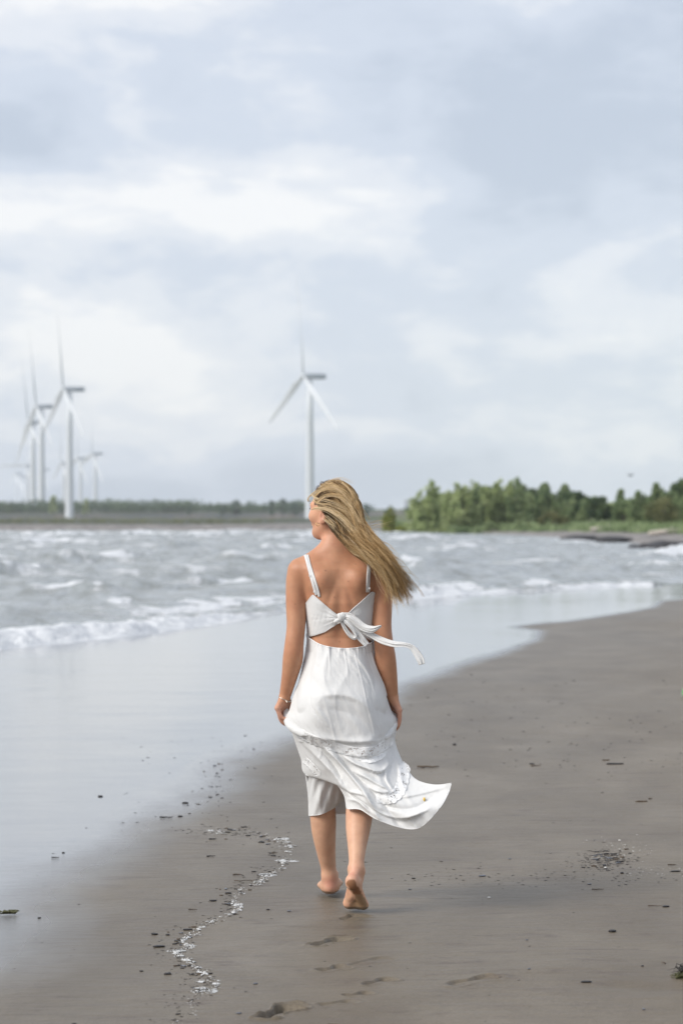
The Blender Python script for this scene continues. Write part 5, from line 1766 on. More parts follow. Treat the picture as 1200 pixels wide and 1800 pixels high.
GR = 'trees along the right shore'
TREES = [  # name, kind, style, column, base, top, width, distance, label
    ('poplar_tree', 'poplar', 'upright', 760, 936, 858, 68, 268, 'pale green bushy poplar at the left end of the right-hand tree belt'),
    ('poplar_tree', 'poplar', 'upright', 812, 936, 857, 44, 272, 'second pale green poplar from the left end of the tree belt, narrow'),
    ('willow_tree', 'mid', 'upright', 842, 936, 861, 44, 278, 'mid green upright willow between the narrow poplar and the tallest poplar'),
    ('poplar_tree', 'poplar', 'upright', 880, 936, 845, 60, 276, 'tallest feathery poplar, in the middle of the tree belt'),
    ('willow_tree', 'mid', 'upright', 915, 936, 860, 44, 274, 'mid green willow right of the tallest feathery poplar'),
    ('dark_tree', 'dark', 'round', 943, 938, 868, 50, 285, 'dark green tree between the willow and the spiky-topped tree'),
    ('spruce_tree', 'mid', 'sparse', 953, 934, 858, 30, 292, 'thin spiky dark treetop, left of the two that rise above the belt'),
    ('spruce_tree', 'mid', 'sparse', 989, 934, 862, 32, 290, 'thin dark spiky tree with a knobby top, right one of the two above the belt'),
    ('dark_tree', 'dark', 'round', 990, 938, 876, 50, 284, 'darkest round tree, below the knobby spiky top'),
    ('dark_tree', 'dark', 'round', 1020, 938, 873, 38, 282, 'pointed dark green tree right of the darkest round one'),
    ('dark_tree', 'dark', 'round', 1051, 938, 883, 42, 276, 'dark round tree at the left edge of the meadow gap'),
    ('olive_shrub', 'olive', 'bush', 970, 940, 890, 54, 252, 'large round olive shrub in front of the dark trees'),
    ('bare_tree', 'mid', 'sparse', 1087, 936, 868, 18, 290, 'thin see-through tree rising over the meadow gap'),
    ('dark_tree', 'mid', 'round', 1095, 938, 889, 40, 262, 'low green tree right of the meadow gap'),
    ('willow_tree', 'mid', 'upright', 1131, 938, 868, 40, 258, 'green upright tree between the meadow gap and the knobby tall one'),
    ('spruce_tree', 'mid', 'sparse', 1149, 936, 858, 20, 262, 'tall thin tree with a knobby top near the right edge'),
    ('olive_shrub', 'olive', 'round', 1165, 940, 880, 60, 240, 'broad olive green tree near the right edge'),
    ('dark_tree', 'dark', 'round', 1196, 938, 855, 54, 262, 'tall dark tree cut by the right edge of the photo'),
    ('dark_tree', 'dark', 'round', 1225, 938, 850, 56, 258, 'tall dark tree just beyond the right edge'),
    ('young_tree', 'yellow', 'upright', 683, 934, 899, 20, 262, 'small yellow-green sapling just right of the blowing hair'),
    ('low_shrub', 'yellow', 'bush', 703, 935, 914, 34, 262, 'low yellow-green shrub right of the sapling'),
    ('low_shrub', 'poplar', 'bush', 730, 936, 903, 34, 262, 'yellowish shrub leaning against the leftmost poplar'),
    ('low_shrub', 'mid', 'bush', 800, 938, 914, 40, 256, 'low green shrub at the foot of the narrow poplar'),
    ('low_shrub', 'mid', 'bush', 860, 938, 912, 46, 254, 'low green shrub at the foot of the tallest poplar'),
    ('low_shrub', 'mid', 'bush', 915, 939, 915, 40, 252, 'low green shrub just left of the large olive shrub'),
    ('low_shrub', 'yellow', 'bush', 1058, 940, 918, 16, 246, 'small yellowish shrub below the meadow gap'),
    ('low_shrub', 'dark', 'bush', 1110, 940, 920, 34, 244, 'low dark shrub above the pale rocks, left of the olive tree'),
    ('low_shrub', 'poplar', 'bush', 1140, 942, 922, 26, 232, 'low bright shrub at the foot of the olive tree'),
    ('low_shrub', 'mid', 'bush', 1182, 944, 922, 34, 222, 'low green shrub above the driftwood near the right edge'),
]
TREES[-1:] += [('poplar_tree', 'poplar', 'upright', 846, 936, 852, 50, 288, 'pale poplar just behind the mid green willow left of the tallest poplar'),
    ('poplar_tree', 'mid', 'upright', 905, 936, 850, 50, 290, 'mid green poplar behind and right of the tallest feathery poplar'),
    ('willow_tree', 'mid', 'upright', 1120, 936, 876, 44, 280, 'green willow at the right side of the meadow gap'),
    ('willow_tree', 'mid', 'upright', 1170, 936, 862, 50, 285, 'green upright tree behind the broad olive tree'),
    ('willow_tree', 'mid', 'upright', 962, 936, 868, 46, 283, 'green willow in front of the left spiky treetop'),
    ('willow_tree', 'mid', 'upright', 1008, 936, 880, 44, 280, 'green willow right of the knobby spiky top'),
    ('willow_tree', 'mid', 'round', 1036, 936, 882, 40, 290, 'rounded green tree behind the pointed dark one'),
    ('willow_tree', 'poplar', 'round', 1072, 936, 893, 44, 300, 'pale low tree filling the meadow gap'),
    ('willow_tree', 'mid', 'upright', 1150, 936, 878, 44, 278, 'green tree below the tall knobby top near the right edge'),
    ('willow_tree', 'mid', 'upright', 1192, 936, 872, 50, 250, 'green tree in front of the tall dark one at the right edge'),
    ('poplar_tree', 'poplar', 'upright', 780, 936, 862, 44, 280, 'pale poplar between the leftmost bushy poplar and the narrow one')]
for i, (nm, kd, st, px, b_, tp_, w_, Y_, lab) in enumerate(TREES):
    tree(nm, kd, st, px, b_, tp_ - ((13 if st == 'upright' else 7) if 'shrub' not in nm else 1), w_ * 1.3, Y_, 500 + i, lab, 'shrub' if 'shrub' in nm else 'tree', 'shrubs along the right shore' if 'shrub' in nm else GR, 4000 if 'shrub' in nm else 9000)
BKL = ['leftmost back-row tree, behind the leftmost bushy poplar', 'back-row tree behind the narrow poplar', 'back-row tree behind the willow left of the tallest poplar', 'back-row tree right behind the tallest poplar', 'back-row tree behind the willow right of the tallest poplar', 'back-row tree behind the left spiky treetop', 'back-row tree between the two spiky treetops', 'back-row tree just right of the right spiky treetop', 'back-row tree left of the meadow gap', 'back-row tree right of the meadow gap', 'back-row tree behind the tall knobby top', 'back-row tree behind the broad olive tree', 'rightmost back-row tree, at the photo edge']
BK = [(778, 872, 40), (826, 866, 36), (858, 862, 36), (898, 864, 36), (928, 872, 36), (958, 874, 34), (975, 880, 32), (1008, 880, 34), (1036, 884, 32), (1112, 886, 30), (1145, 880, 34), (1178, 872, 36), (1215, 866, 40)]
for i, (px, tp_, w_) in enumerate(BK):
    tree('background_tree', 'dark' if px > 960 else 'mid', 'round', px, 934, tp_ - 4, w_ * 1.5, 305, 600 + i, BKL[i], 'tree', 'back row of the tree belt', 7000)
FARL = [('far_tree', 'far', 'round', 415, 905, 876, 19, 1250, 'round dark tree standing alone above the left shore, halfway to the woman'),
        ('far_tree', 'far', 'round', 391, 905, 885, 9, 1250, 'tiny dark tree left of the lone round tree'),
        ('far_tree', 'far', 'sparse', 332, 905, 886, 9, 1250, 'tiny thin tree on the left skyline, right of the turbine cluster'),
        ('far_tree', 'far', 'round', 478, 905, 880, 15, 1250, 'small dark tree at the left end of the clump beside the lone turbine'),
        ('far_tree', 'far', 'round', 497, 905, 876, 19, 1260, 'dark rounded tree in the clump beside the lone turbine'),
        ('far_tree', 'far', 'round', 516, 905, 883, 28, 1250, 'broad dark tree touching the lone turbine tower'),
        ('far_tree', 'far', 'round', 645, 912, 887, 32, 700, 'dark bluish round tree seen just right of the hair'),
        ('far_tree', 'far', 'round', 684, 912, 890, 26, 700, 'dark bluish tree behind the yellow-green sapling'),
        ('far_tree', 'far', 'round', 716, 912, 892, 26, 700, 'dark bluish tree under the distant pale building'),
        ('far_tree', 'poplar', 'sparse', 93, 902, 872, 22, 1380, 'feathery green bush between the two front turbine towers'),
        ('far_tree', 'poplar', 'sparse', 151, 902, 877, 16, 1380, 'feathery green bush right of the tallest turbine tower'),
        ('far_tree', 'far', 'round', 600, 912, 892, 30, 700, 'dark bluish tree hidden behind the head')]
for i, (nm, kd, st, px, b_, tp_, w_, Y_, lab) in enumerate(FARL):
    tree(nm, kd, st, px, b_, tp_, w_, Y_, 700 + i, lab, 'tree', 'far trees on the skyline', 1500)
# scrub covering the bluff and the low banks: nobody could count it
rg = np.random.default_rng(77)
cs, rs = [], []
for k in range(900):
    px = rg.uniform(-500, 620); Y_ = rg.uniform(1535, 1590); X_ = (px - 600) / FP * Y_
    hh_ = 2.8 + 4.0 * rg.random() ** 2 + (1.5 if px < 330 else 0) * rg.random()
    z0 = land_h(np.array([X_]), np.array([1560.0]))[0][0]
    cs.append((X_, Y_, z0 + hh_ * .5)); rs.append(hh_ * .9 + .6)
V, Fq, cl_ = leaf_cloud(cs, rs, 34000, .85, rg, .7)
o = mesh_obj('scrub', V, Fq, LF['dark'], smooth=False, attrs={'clump': cl_}, kind='stuff'); o['label'] = 'green scrub along the top of the dark bluff on the left shore'; o['category'] = 'scrub'
cs, rs = [], []
for k in range(700):
    px = rg.uniform(-500, 640); Y_ = rg.uniform(1330, 1475); X_ = (px - 600) / FP * Y_
    cs.append((X_, Y_, .5 + .5 * rg.random())); rs.append(.9 + 1.3 * rg.random())
for k in range(500):
    px = rg.uniform(-300, 640); Y_ = rg.uniform(420, 700); X_ = (px - 600) / FP * Y_
    cs.append((X_, Y_, .55)); rs.append(.35 + .45 * rg.random())
V, Fq, cl_ = leaf_cloud(cs, rs, 26000, .38, rg, .5)
o = mesh_obj('ground_cover', V, Fq, LF['olive'], smooth=False, attrs={'clump': cl_}, kind='stuff'); o['label'] = 'low rough weeds between the left shore and the bluff'; o['category'] = 'weeds'
cs, rs = [], []
for k in range(1900):
    px = rg.uniform(690, 1330); dpt = rg.uniform(0, 1)
    Y_ = np.interp(px, [690, 900, 1050, 1200, 1330], [258, 250, 214, 172, 160]) + dpt ** 1.3 * 70; X_ = (px - 600) / FP * Y_
    z0 = land_h(np.array([X_]), np.array([Y_]))[0][0]
    cs.append((X_, Y_, z0 + .15)); rs.append(.25 + .5 * rg.random())
V, Fq, cl_ = leaf_cloud(cs, rs, 30000, .16, rg, .6)
o = mesh_obj('grass', V, Fq, LF['mid'], smooth=False, attrs={'clump': cl_}, kind='stuff'); o['label'] = 'rough grass and weeds below the trees on the right shore'; o['category'] = 'grass'

# ------------------------------------------------------------------ rocks and driftwood on the right shore
mr = Mat('dark_rock', rough=0.6); rn = mr.noise(mr.coord('Object'), 1.6, 6, 0.65)
mr.base(mr.ramp(rn, [(0.3, (0.008, 0.007, 0.008)), (0.55, (0.022, 0.019, 0.020)), (0.8, (0.08, 0.065, 0.06))])); mr.bump(rn, 0.8, 0.15)
mp = Mat('pale_rock', rough=0.8); rn = mp.noise(mp.coord('Object'), 2.2, 6, 0.65)
mp.base(mp.ramp(rn, [(0.3, (0.26, 0.23, 0.205)), (0.6, (0.42, 0.385, 0.34)), (0.8, (0.52, 0.49, 0.45))])); mp.bump(rn, 0.8, 0.1)
mw = Mat('driftwood', rough=0.8); rn = mw.noise(mw.coord('Object', (8, 1, 8)), 1.5, 5, 0.6)
mw.base(mw.ramp(rn, [(0.3, (0.30, 0.26, 0.22)), (0.7, (0.58, 0.53, 0.47))]))


def rock(name, c_, size, mat, seed, label, cat='rock', group=None):
    rg = np.random.default_rng(seed)
    V, Fc = uvsphere((0, 0, 0), (1, 1, 1), None, 28, 16)
    d_ = V.copy()
    k_ = 1 + .35 * fbm(d_[:, 0] * 1.3 + seed, d_[:, 1] * 1.3 + d_[:, 2] * 2, seed, 3) + .12 * fbm(d_[:, 0] * 4, d_[:, 2] * 4 + d_[:, 1] * 3, seed + 1, 2)
    V = np.sign(d_) * np.abs(d_) ** .75 * k_[:, None] * np.array(size)
    o = mesh_obj(name, V, Fc, mat)
    o.location = c_
    tag(o, label, cat, group)
    return o


for i, (px, row_, wpx, hpx, dep, lab) in enumerate([(1022, 946.5, 74, 8, 5, 'flat dark rock ledge farthest left at the water\'s edge, under the dark trees'),
                                                    (1080, 948, 62, 8, 5, 'flat dark rock ledge between the farthest left ledge and the long right one'),
                                                    (1182, 960, 110, 14, 4, 'long low dark rock ledge running off the right edge'),
                                                    (1117, 962.5, 20, 9, 2, 'small dark rock in the surf just left of the long ledge'),
                                                    (1142, 959, 30, 7, 2.5, 'low dark rock between the small surf rock and the long ledge')]):
    Y_ = G(px, row_ + hpx / 2, SEA)[1]
    rock('rock_ledge', ((px - 600) / FP * Y_, Y_, SEA + hpx / FP * Y_ * .25), (wpx / FP * Y_ / 2, dep, hpx / FP * Y_ * .85), mr.m, 800 + i, lab, 'rock ledge', 'dark ledges at the water\'s edge')
PR = [(1100, 937, 9, 6, 'pale boulder farthest left in the row above the dark ledges'), (1120, 938, 13, 7, 'pale pinkish boulder second from the left above the ledges'),
      (1137, 937, 10, 7, 'upright pale boulder in the middle of the row above the ledges'), (1150, 938, 9, 6, 'small pale boulder right of the upright one'),
      (1164, 937, 11, 8, 'tall pale boulder left of the bright log'), (1186, 937, 9, 7, 'pale boulder beside the bright log near the right edge')]
for i, (px, row_, w_, h_, lab) in enumerate(PR):
    Y_ = 205 - i * 4; X_ = (px - 600) / FP * Y_
    zc = CZ - (row_ - HY) / FP * Y_
    gz = float(land_h(np.array([X_]), np.array([float(Y_)]))[0][0]); hm = h_ / FP * Y_
    rock('boulder', (X_, Y_, gz + hm * .3), (w_ / FP * Y_ / 2, w_ / FP * Y_ / 2, hm * .6), mp.m, 830 + i, lab, 'boulder', 'pale boulders above the ledges')
for i, (px, row_, L_, ang_, lab) in enumerate([(1195, 943, 3.2, .1, 'bright bleached log lying at the right edge above the ledge'), (1170, 946, 2.6, -.25, 'bleached log lying just left of the bright one'),
                                               (1060, 941, 2.4, .2, 'short bleached log on the shore above the middle ledge')]):
    Y_ = 178.0 if px > 1100 else 215.0; X_ = (px - 600) / FP * Y_
    gz = float(land_h(np.array([X_]), np.array([Y_]))[0][0])
    pts = [(t * L_ * math.cos(ang_), t * L_ * math.sin(ang_), .16 + .06 * math.sin(t * 5 + i)) for t in np.linspace(-.5, .5, 9)]
    v_, f_ = tube(pts, [.13, .17, .18, .17, .16, .15, .14, .12, .07], 10)
    v2, f2 = tube([(.1 * L_, 0, .2), (.16 * L_, .1, .45), (.2 * L_, .15, .6)], [.06, .04, .02], 7)
    o = mesh_obj('driftwood_log', *joinm([(v_, f_), (v2, f2)]), mw.m); o.location = (X_, Y_, gz); tag(o, lab, 'log', 'driftwood on the right shore')

# distant building and bird
mb = Mat('pale_concrete', rough=0.7, color=(0.50, 0.52, 0.60)); mg = Mat('window_glass', rough=0.2, color=(0.22, 0.26, 0.34))
Yb = 2600.0
bd = empty('tower_block', ((720 - 600) / FP * Yb, Yb, .3), 'distant pale blue-grey tower block above the trees, right of the hair', 'building')


def box(c_, s_):
    v = np.array([[c_[0] + a * s_[0] / 2, c_[1] + b * s_[1] / 2, c_[2] + c * s_[2] / 2] for a in (-1, 1) for b in (-1, 1) for c in (-1, 1)])
    return v, [(0, 1, 3, 2), (4, 6, 7, 5), (0, 4, 5, 1), (2, 3, 7, 6), (0, 2, 6, 4), (1, 5, 7, 3)]


mesh_obj('wall', *box((0, 0, 10), (11.5, 10, 20)), mb.m, bd, smooth=False)
mesh_obj('roof', *joinm([box((0, 0, 20.3), (12.1, 10.6, .6)), box((1.5, 0, 21.8), (4, 4, 2.4))]), mb.m, bd, smooth=False)
for fl in range(6):
    mesh_obj('window', *box((0, -5.05, 2.5 + fl * 3.1), (10.2, .2, 1.2)), mg.m, bd, smooth=False)
mbird = Mat('bird_feathers', rough=0.7, color=(0.10, 0.11, 0.13))
Yb = 170.0
bv, bf = uvsphere((0, 0, 0), (.17, .06, .055), None, 14, 8)
wing = []
for s in (-1, 1):
    W = []
    for t in np.linspace(0, 1, 9):
        ch = .11 * (1 - t) ** .6 + .015
        y_ = s * .48 * t; z_ = .10 * math.sin(t * 2.4) + .02; sx = -.10 * t * t + .02
        W += [(sx + ch / 2, y_, z_ + .006), (sx - ch / 2, y_, z_ - .004), (sx, y_, z_ + .014)]
    Fw = []
    for i in range(8):
        a_ = i * 3; b_ = a_ + 3
        Fw += [(a_, b_, b_ + 2, a_ + 2), (a_ + 2, b_ + 2, b_ + 1, a_ + 1), (a_ + 1, b_ + 1, b_, a_)]
    wing.append((np.array(W), Fw))
hd = uvsphere((.18, 0, .02), (.05, .035, .035), None, 10, 7)
bk = tube([(.22, 0, .02), (.26, 0, .012)], [.012, .003], 6)
tl_ = (np.array([(-.14, -.02, 0), (-.14, .02, 0), (-.27, .045, .004), (-.27, -.045, .004), (-.2, 0, .012)]), [(0, 1, 4), (1, 2, 4), (2, 3, 4), (3, 0, 4), (3, 2, 1, 0)])
brd = empty('bird', ((1107 - 600) / FP * Yb, Yb, CZ - (836 - HY) / FP * Yb), 'small dark bird flying over the trees on the right', 'bird', None, .6)
mesh_obj('body', *joinm([(bv, bf), hd, bk, tl_]), mbird.m, brd)
for w_ in wing: mesh_obj('wing', *w_, mbird.m, brd)

# ------------------------------------------------------------------ things lying on the beach
mk = Mat('black_wood', rough=0.5); kn_ = mk.noise(mk.coord('Object'), 90, 4, .6)
mk.base(mk.ramp(kn_, [(.3, (.008, .008, .009)), (.7, (.035, .031, .030))]))
mbw = Mat('brown_twig', rough=0.65); kn_ = mbw.noise(mbw.coord('Object'), 70, 4, .6)
mbw.base(mbw.ramp(kn_, [(.3, (.045, .030, .020)), (.7, (.12, .085, .055))]))
msl = Mat('slate_pebble', rough=0.3, ior=1.5); kn_ = msl.noise(msl.coord('Object'), 60, 4, .6)
msl.base(msl.ramp(kn_, [(.3, (.055, .060, .075)), (.7, (.13, .14, .165))]))
mwh = Mat('shell_white', rough=0.4, color=(.68, .66, .62))
mfo = Mat('foam_scum', rough=0.6, color=(.78, .78, .77))
mwe = Mat('seaweed', rough=0.4); kn_ = mwe.noise(mwe.coord('Object'), 80, 3, .6)
mwe.base(mwe.ramp(kn_, [(.3, (.03, .035, .012)), (.7, (.10, .095, .03))]))


def chip_mesh(L_, W_, H_, seed, kind='chip'):
    rg = np.random.default_rng(seed)
    if kind in ('twig',):
        n_ = 8; p = [((t - .5) * L_, .06 * L_ * math.sin(t * 4 + seed), W_ * .35 + .03 * L_ * abs(math.sin(t * 7 + seed))) for t in np.linspace(0, 1, n_)]
        return tube(p, [W_ * .5 * (1 - .55 * t) * (.85 + .3 * rg.random()) for t in np.linspace(0, 1, n_)], 7)
    V, Fc = uvsphere((0, 0, 0), (1, 1, 1), None, 12, 8)
    k_ = 1 + .3 * fbm(V[:, 0] * 1.7 + seed, V[:, 1] * 1.7 + V[:, 2], seed, 2)
    pw = .65 if kind == 'chip' else 1.0
    V = np.sign(V) * np.abs(V) ** pw * k_[:, None] * np.array([L_, W_, H_]) / 2
    V[:, 2] += H_ * .28
    return V, Fc


def lay(name, px, py, wpx, kind, mat, label, cat, group=None, seed=0, rot=None, fat=.35):
    X_, Y_ = G(px, py); L_ = wpx / FP * Y_
    rot = rot if rot is not None else 0.0
    dep = fat * L_ if kind != 'twig' else max(.004, fat * L_)
    v_, f_ = chip_mesh(L_, dep * (2.2 if kind != 'twig' else 1), max(.004, dep * .7), seed, kind)
    o = mesh_obj(name, v_, f_, mat); o.location = (X_, Y_, SZ(px, py) + .001); o.rotation_euler = (0, 0, rot)
    tag(o, label, cat, group); return o


ITEMS = [('stick', 752, 1338.5, 38, 'twig', mbw.m, 'straight dark stick lying right of the skirt, below the round black pebble', 'stick', .11, 0.05),
         ('pebble', 798, 1298, 7, 'pebble', mk.m, 'round black pebble right of the woman\'s right hand', 'pebble', .8, 0),
         ('stick', 1080, 1337, 30, 'chip', mk.m, 'long dark wood piece right of centre, level with the straight stick', 'driftwood', .14, 0),
         ('stick', 1064, 1330, 14, 'chip', mbw.m, 'small dark wood piece just above left of the long one', 'driftwood', .2, 0),
         ('pebble', 934, 1334, 10, 'chip', mk.m, 'dark lump in the middle of the right-hand sand, above a short twig', 'driftwood', .3, 0),
         ('stick', 941, 1338, 16, 'twig', mbw.m, 'short twig touching the dark lump in the middle of the right-hand sand', 'twig', .14, .1),
         ('stick', 1127, 1401, 22, 'chip', mbw.m, 'brown wood piece with a raised tip near the right edge', 'driftwood', .16, .1),
         ('twig', 1142, 1397, 8, 'twig', mbw.m, 'tiny brown twig tip beside the brown wood piece near the right edge', 'twig', .3, .6),
         ('pebble', 847, 1532, 14, 'pebble', msl.m, 'oval slate pebble right of the lifted foot', 'pebble', .3, .2),
         ('pebble', 859, 1571, 6, 'pebble', mwh.m, 'tiny white shell fragment right of and below the lifted foot', 'shell', .5, 0),
         ('driftwood_stub', 1075, 1633, 12, 'chip', mk.m, 'charred driftwood stub standing out on the lower right sand', 'driftwood', .5, 1.2),
         ('stick', 1029, 1722, 20, 'chip', mk.m, 'flat black stick on the bottom right sand', 'stick', .2, .15),
         ('pebble', 1130, 1768, 6, 'pebble', msl.m, 'small slate pebble near the bottom right corner', 'pebble', .5, 0),
         ('pebble', 1128, 1695.5, 5, 'pebble', mk.m, 'tiny black pebble left of the root tuft', 'pebble', .5, 0),
         ('twig', 1165, 1690, 12, 'twig', mbw.m, 'short upright brown twig just left of the root tuft', 'twig', .2, 2.0),
         ('stick', 1050, 1558.5, 22, 'twig', mbw.m, 'thin straight twig below the debris patch on the right', 'twig', .1, 0),
         ('pebble', 1035, 1548.5, 8, 'pebble', msl.m, 'bluish pebble just above the thin straight twig on the right', 'pebble', .35, 0),
         ('twig', 1140, 1572, 0.1, 'twig', mbw.m, '', 'twig', .1, 0),
         ('stick', 1169, 1589.5, 12, 'chip', mk.m, 'dark wood knot at the end of a thin twig near the right edge', 'driftwood', .35, .3),
         ('twig', 1150, 1588.5, 24, 'twig', mbw.m, 'thin twig leading to the dark knot near the right edge', 'twig', .07, -.05),
         ('stick', 1180, 1514, 15, 'twig', mbw.m, 'short brown stick right of the debris patch', 'stick', .16, 0),
         ('stick', 1186, 1525, 18, 'chip', mk.m, 'dark curved wood piece at the right edge beside the debris patch', 'driftwood', .18, .2),
         ('pebble', 1092, 1528.5, 6, 'chip', mk.m, 'dark lump just below the debris patch on the right', 'driftwood', .6, 0),
         ('shell', 1063, 1519, 5, 'pebble', mwh.m, 'white shell at the lower edge of the debris patch', 'shell', .6, 0),
         ('shell', 1088, 1469.5, 5, 'pebble', mwh.m, 'white shell above the debris patch', 'shell', .5, 0),
         ('pebble', 720, 1555, 6, 'pebble', msl.m, 'small bluish pebble right of the lifted ankle', 'pebble', .4, 0),
         ('pebble', 726, 1535, 7, 'chip', mk.m, 'dark chip right of the lifted foot, left of the slate pebble', 'driftwood', .4, 0),
         ('pebble', 895, 1502.5, 6, 'pebble', msl.m, 'small bluish pebble left of the debris patch', 'pebble', .4, 0),
         ('pebble', 925, 1648, 5, 'pebble', msl.m, 'small grey pebble left of the charred stub', 'pebble', .4, 0),
         ('pebble', 929, 1702, 6, 'pebble', msl.m, 'small dark pebble left of the flat black stick', 'pebble', .4, 0),
         ('pebble', 449, 1720, 9, 'pebble', msl.m, 'bluish mussel-like pebble left of the footprints', 'pebble', .35, .1),
         ('pebble', 420, 1770, 10, 'pebble', msl.m, 'dark bluish pebble left of the deepest footprint', 'pebble', .35, .1),
         ('pebble', 508, 1593.5, 8, 'pebble', msl.m, 'bluish pebble left of the planted foot', 'pebble', .35, 0),
         ('pebble', 471, 1590.5, 6, 'chip', mk.m, 'dark chip between the strand line and the planted foot', 'driftwood', .4, 0),
         ('pebble', 131, 1785.5, 8, 'chip', mk.m, 'dark chip at the bottom left of the sand', 'driftwood', .4, 0),
         ('pebble', 70, 1599.5, 6, 'chip', mk.m, 'dark chip right of the seaweed sprig at the left edge', 'driftwood', .45, 0),
         ('stick', 177, 1384, 9, 'chip', mk.m, 'dark floating chip on the wet film, left of the debris trail', 'driftwood', .4, .6),
         ('stick', 292, 1424, 22, 'twig', mk.m, 'dark stick on the wet sand at the edge of the film', 'stick', .14, 0),
         ('stick', 326, 1398, 12, 'chip', mk.m, 'dark wet wood piece right of the film, above the strand line', 'driftwood', .3, .1),
         ('stick', 317, 1422, 8, 'chip', mk.m, 'small dark wood knot right of the stick on the film edge', 'driftwood', .5, .6),
         ('stick', 374, 1464.5, 13, 'twig', mk.m, 'short black stick above the strand line', 'stick', .2, 0),
         ('stick', 371, 1494.5, 15, 'twig', mk.m, 'second short black stick, below the first above the strand line', 'stick', .16, 0),
         ('stick', 418, 1529, 17, 'twig', mbw.m, 'flat dark stick just left of the strand line\'s upper bend', 'stick', .17, 0),
         ('stick', 339, 1589.5, 15, 'twig', mbw.m, 'short brown stick left of the strand line\'s middle', 'stick', .16, 0),
         ('stick', 98, 1493, 14, 'twig', mk.m, 'dark stick lying on the wet film at the left', 'stick', .15, .05),
         ('stick', 112, 1484, 5, 'chip', mk.m, 'tiny dark chip just above the stick on the wet film', 'driftwood', .5, .5),
         ('pebble', 271, 1631, 7, 'chip', mk.m, 'small black lump left of the strand line', 'driftwood', .7, .6),
         ('stick', 295, 1632, 8, 'chip', mk.m, 'black chip beside the strand line, right of the small lump', 'driftwood', .4, 0),
         ('stick', 280, 1652.5, 20, 'chip', mk.m, 'largest black bark piece in the strand line', 'driftwood', .25, .15),
         ('stick', 295, 1701, 13, 'chip', mk.m, 'thick black wood piece below the largest bark piece', 'driftwood', .35, .2),
         ('pebble', 249, 1695.5, 6, 'chip', mk.m, 'black chip left of the thick wood piece', 'driftwood', .5, .8),
         ('stick', 330, 1624, 17, 'chip', mk.m, 'flat black bark beside the foam at the middle of the strand line', 'driftwood', .22, .1),
         ('stick', 375, 1573.5, 14, 'chip', mk.m, 'dark slaty piece at the upper middle of the strand line', 'driftwood', .25, 0),
         ('twig', 431, 1540, 40, 'twig', mbw.m, 'long thin curved brown twig crossing the strand line', 'twig', .035, .12)]
for k, (nm, px, py, w_, kd, mt_, lab, cat, fat, rot) in enumerate(ITEMS):
    if w_ < 1: continue
    nm2 = {'stick': 'stick', 'driftwood': 'driftwood_piece', 'pebble': 'pebble', 'shell': 'shell', 'twig': 'twig'}[cat]
    lay(nm2, px, py, w_, kd, mt_, lab, cat, None, 900 + k, rot, fat)

# the strand line: small dark chips, many alike
STR = [(365, 1448), (390, 1452), (425, 1447), (455, 1456), (486, 1464), (508, 1470), (508, 1490), (502, 1508), (488, 1520), (465, 1534), (455, 1545), (432, 1553), (418, 1562),
       (415, 1578), (422, 1586), (405, 1598), (375, 1612), (350, 1625), (318, 1644), (340, 1652), (312, 1665), (325, 1676), (345, 1690), (358, 1700), (372, 1712), (378, 1725), (352, 1735), (336, 1750), (345, 1765), (300, 1790), (280, 1815)]
rg = np.random.default_rng(91)
SL = crom(STR, 400)
protos = []
for k in range(10):
    kd = ['chip', 'chip', 'twig', 'pebble'][k % 4]
    v_, f_ = chip_mesh(1.0, .4 if kd != 'twig' else .16, .22 if kd != 'twig' else .1, 950 + k, kd)
    me = bpy.data.meshes.new('chip_shape'); me.from_pydata([tuple(p) for p in v_], [], [tuple(int(i) for i in f) for f in f_]); me.update()
    me.polygons.foreach_set('use_smooth', np.ones(len(me.polygons), dtype=bool))
    me.materials.append([mk.m, mk.m, mbw.m, msl.m, mk.m, mbw.m][k % 6]); protos.append(me)


def chip(px, py, L_, label, group, k):
    X_, Y_ = G(px, py)
    o = bpy.data.objects.new('wood_chip', protos[k % 10]); col().objects.link(o)
    o.location = (X_, Y_, SZ(px, py) + .0005); o.scale = (L_, L_, L_); o.rotation_euler = (0, 0, rg.normal() * .5)
    tag(o, label, 'wood chip', group)


for k in range(135):
    i = int(rg.integers(10, 400) if k > 20 else rg.integers(0, 400)); p = SL[i]
    off = abs(rg.normal()) * 22
    px, py = p[0] - off + 4 - (18 if 1500 > p[1] > 1470 else 0) * rg.random(), p[1] + rg.normal() * 7
    chip(px, py, (3.5 + 10 * rg.random() ** 2) / FP * G(px, py)[1], 'small dark wood chip among many alike along the foamy strand line left of the woman', 'chips along the strand line', k)
for k in range(50):
    px, py = rg.normal() * 16 + 1066, rg.normal() * 9 + 1499
    if k % 4 == 0: px, py = 1040 + rg.normal() * 42, 1516 + rg.normal() * 3
    chip(px, py, (4 + 10 * rg.random() ** 1.5) / FP * G(px, py)[1], 'small dark wood chip among many alike in the debris patch on the right', 'chips in the debris patch', k)
for k in range(48):
    t = rg.random(); px = 300 + 150 * t + rg.normal() * 26; py = 1425 - 150 * t * .8 + rg.normal() * 18
    if k < 22: px, py = 378 + rg.normal() * 12, 1362 + rg.normal() * 22
    chip(px, py, (2.5 + 4.5 * rg.random() ** 2) / FP * G(px, py)[1], 'small dark wood chip among many alike on the sheen between the film and the skirt', 'chips on the wet sheen', k)
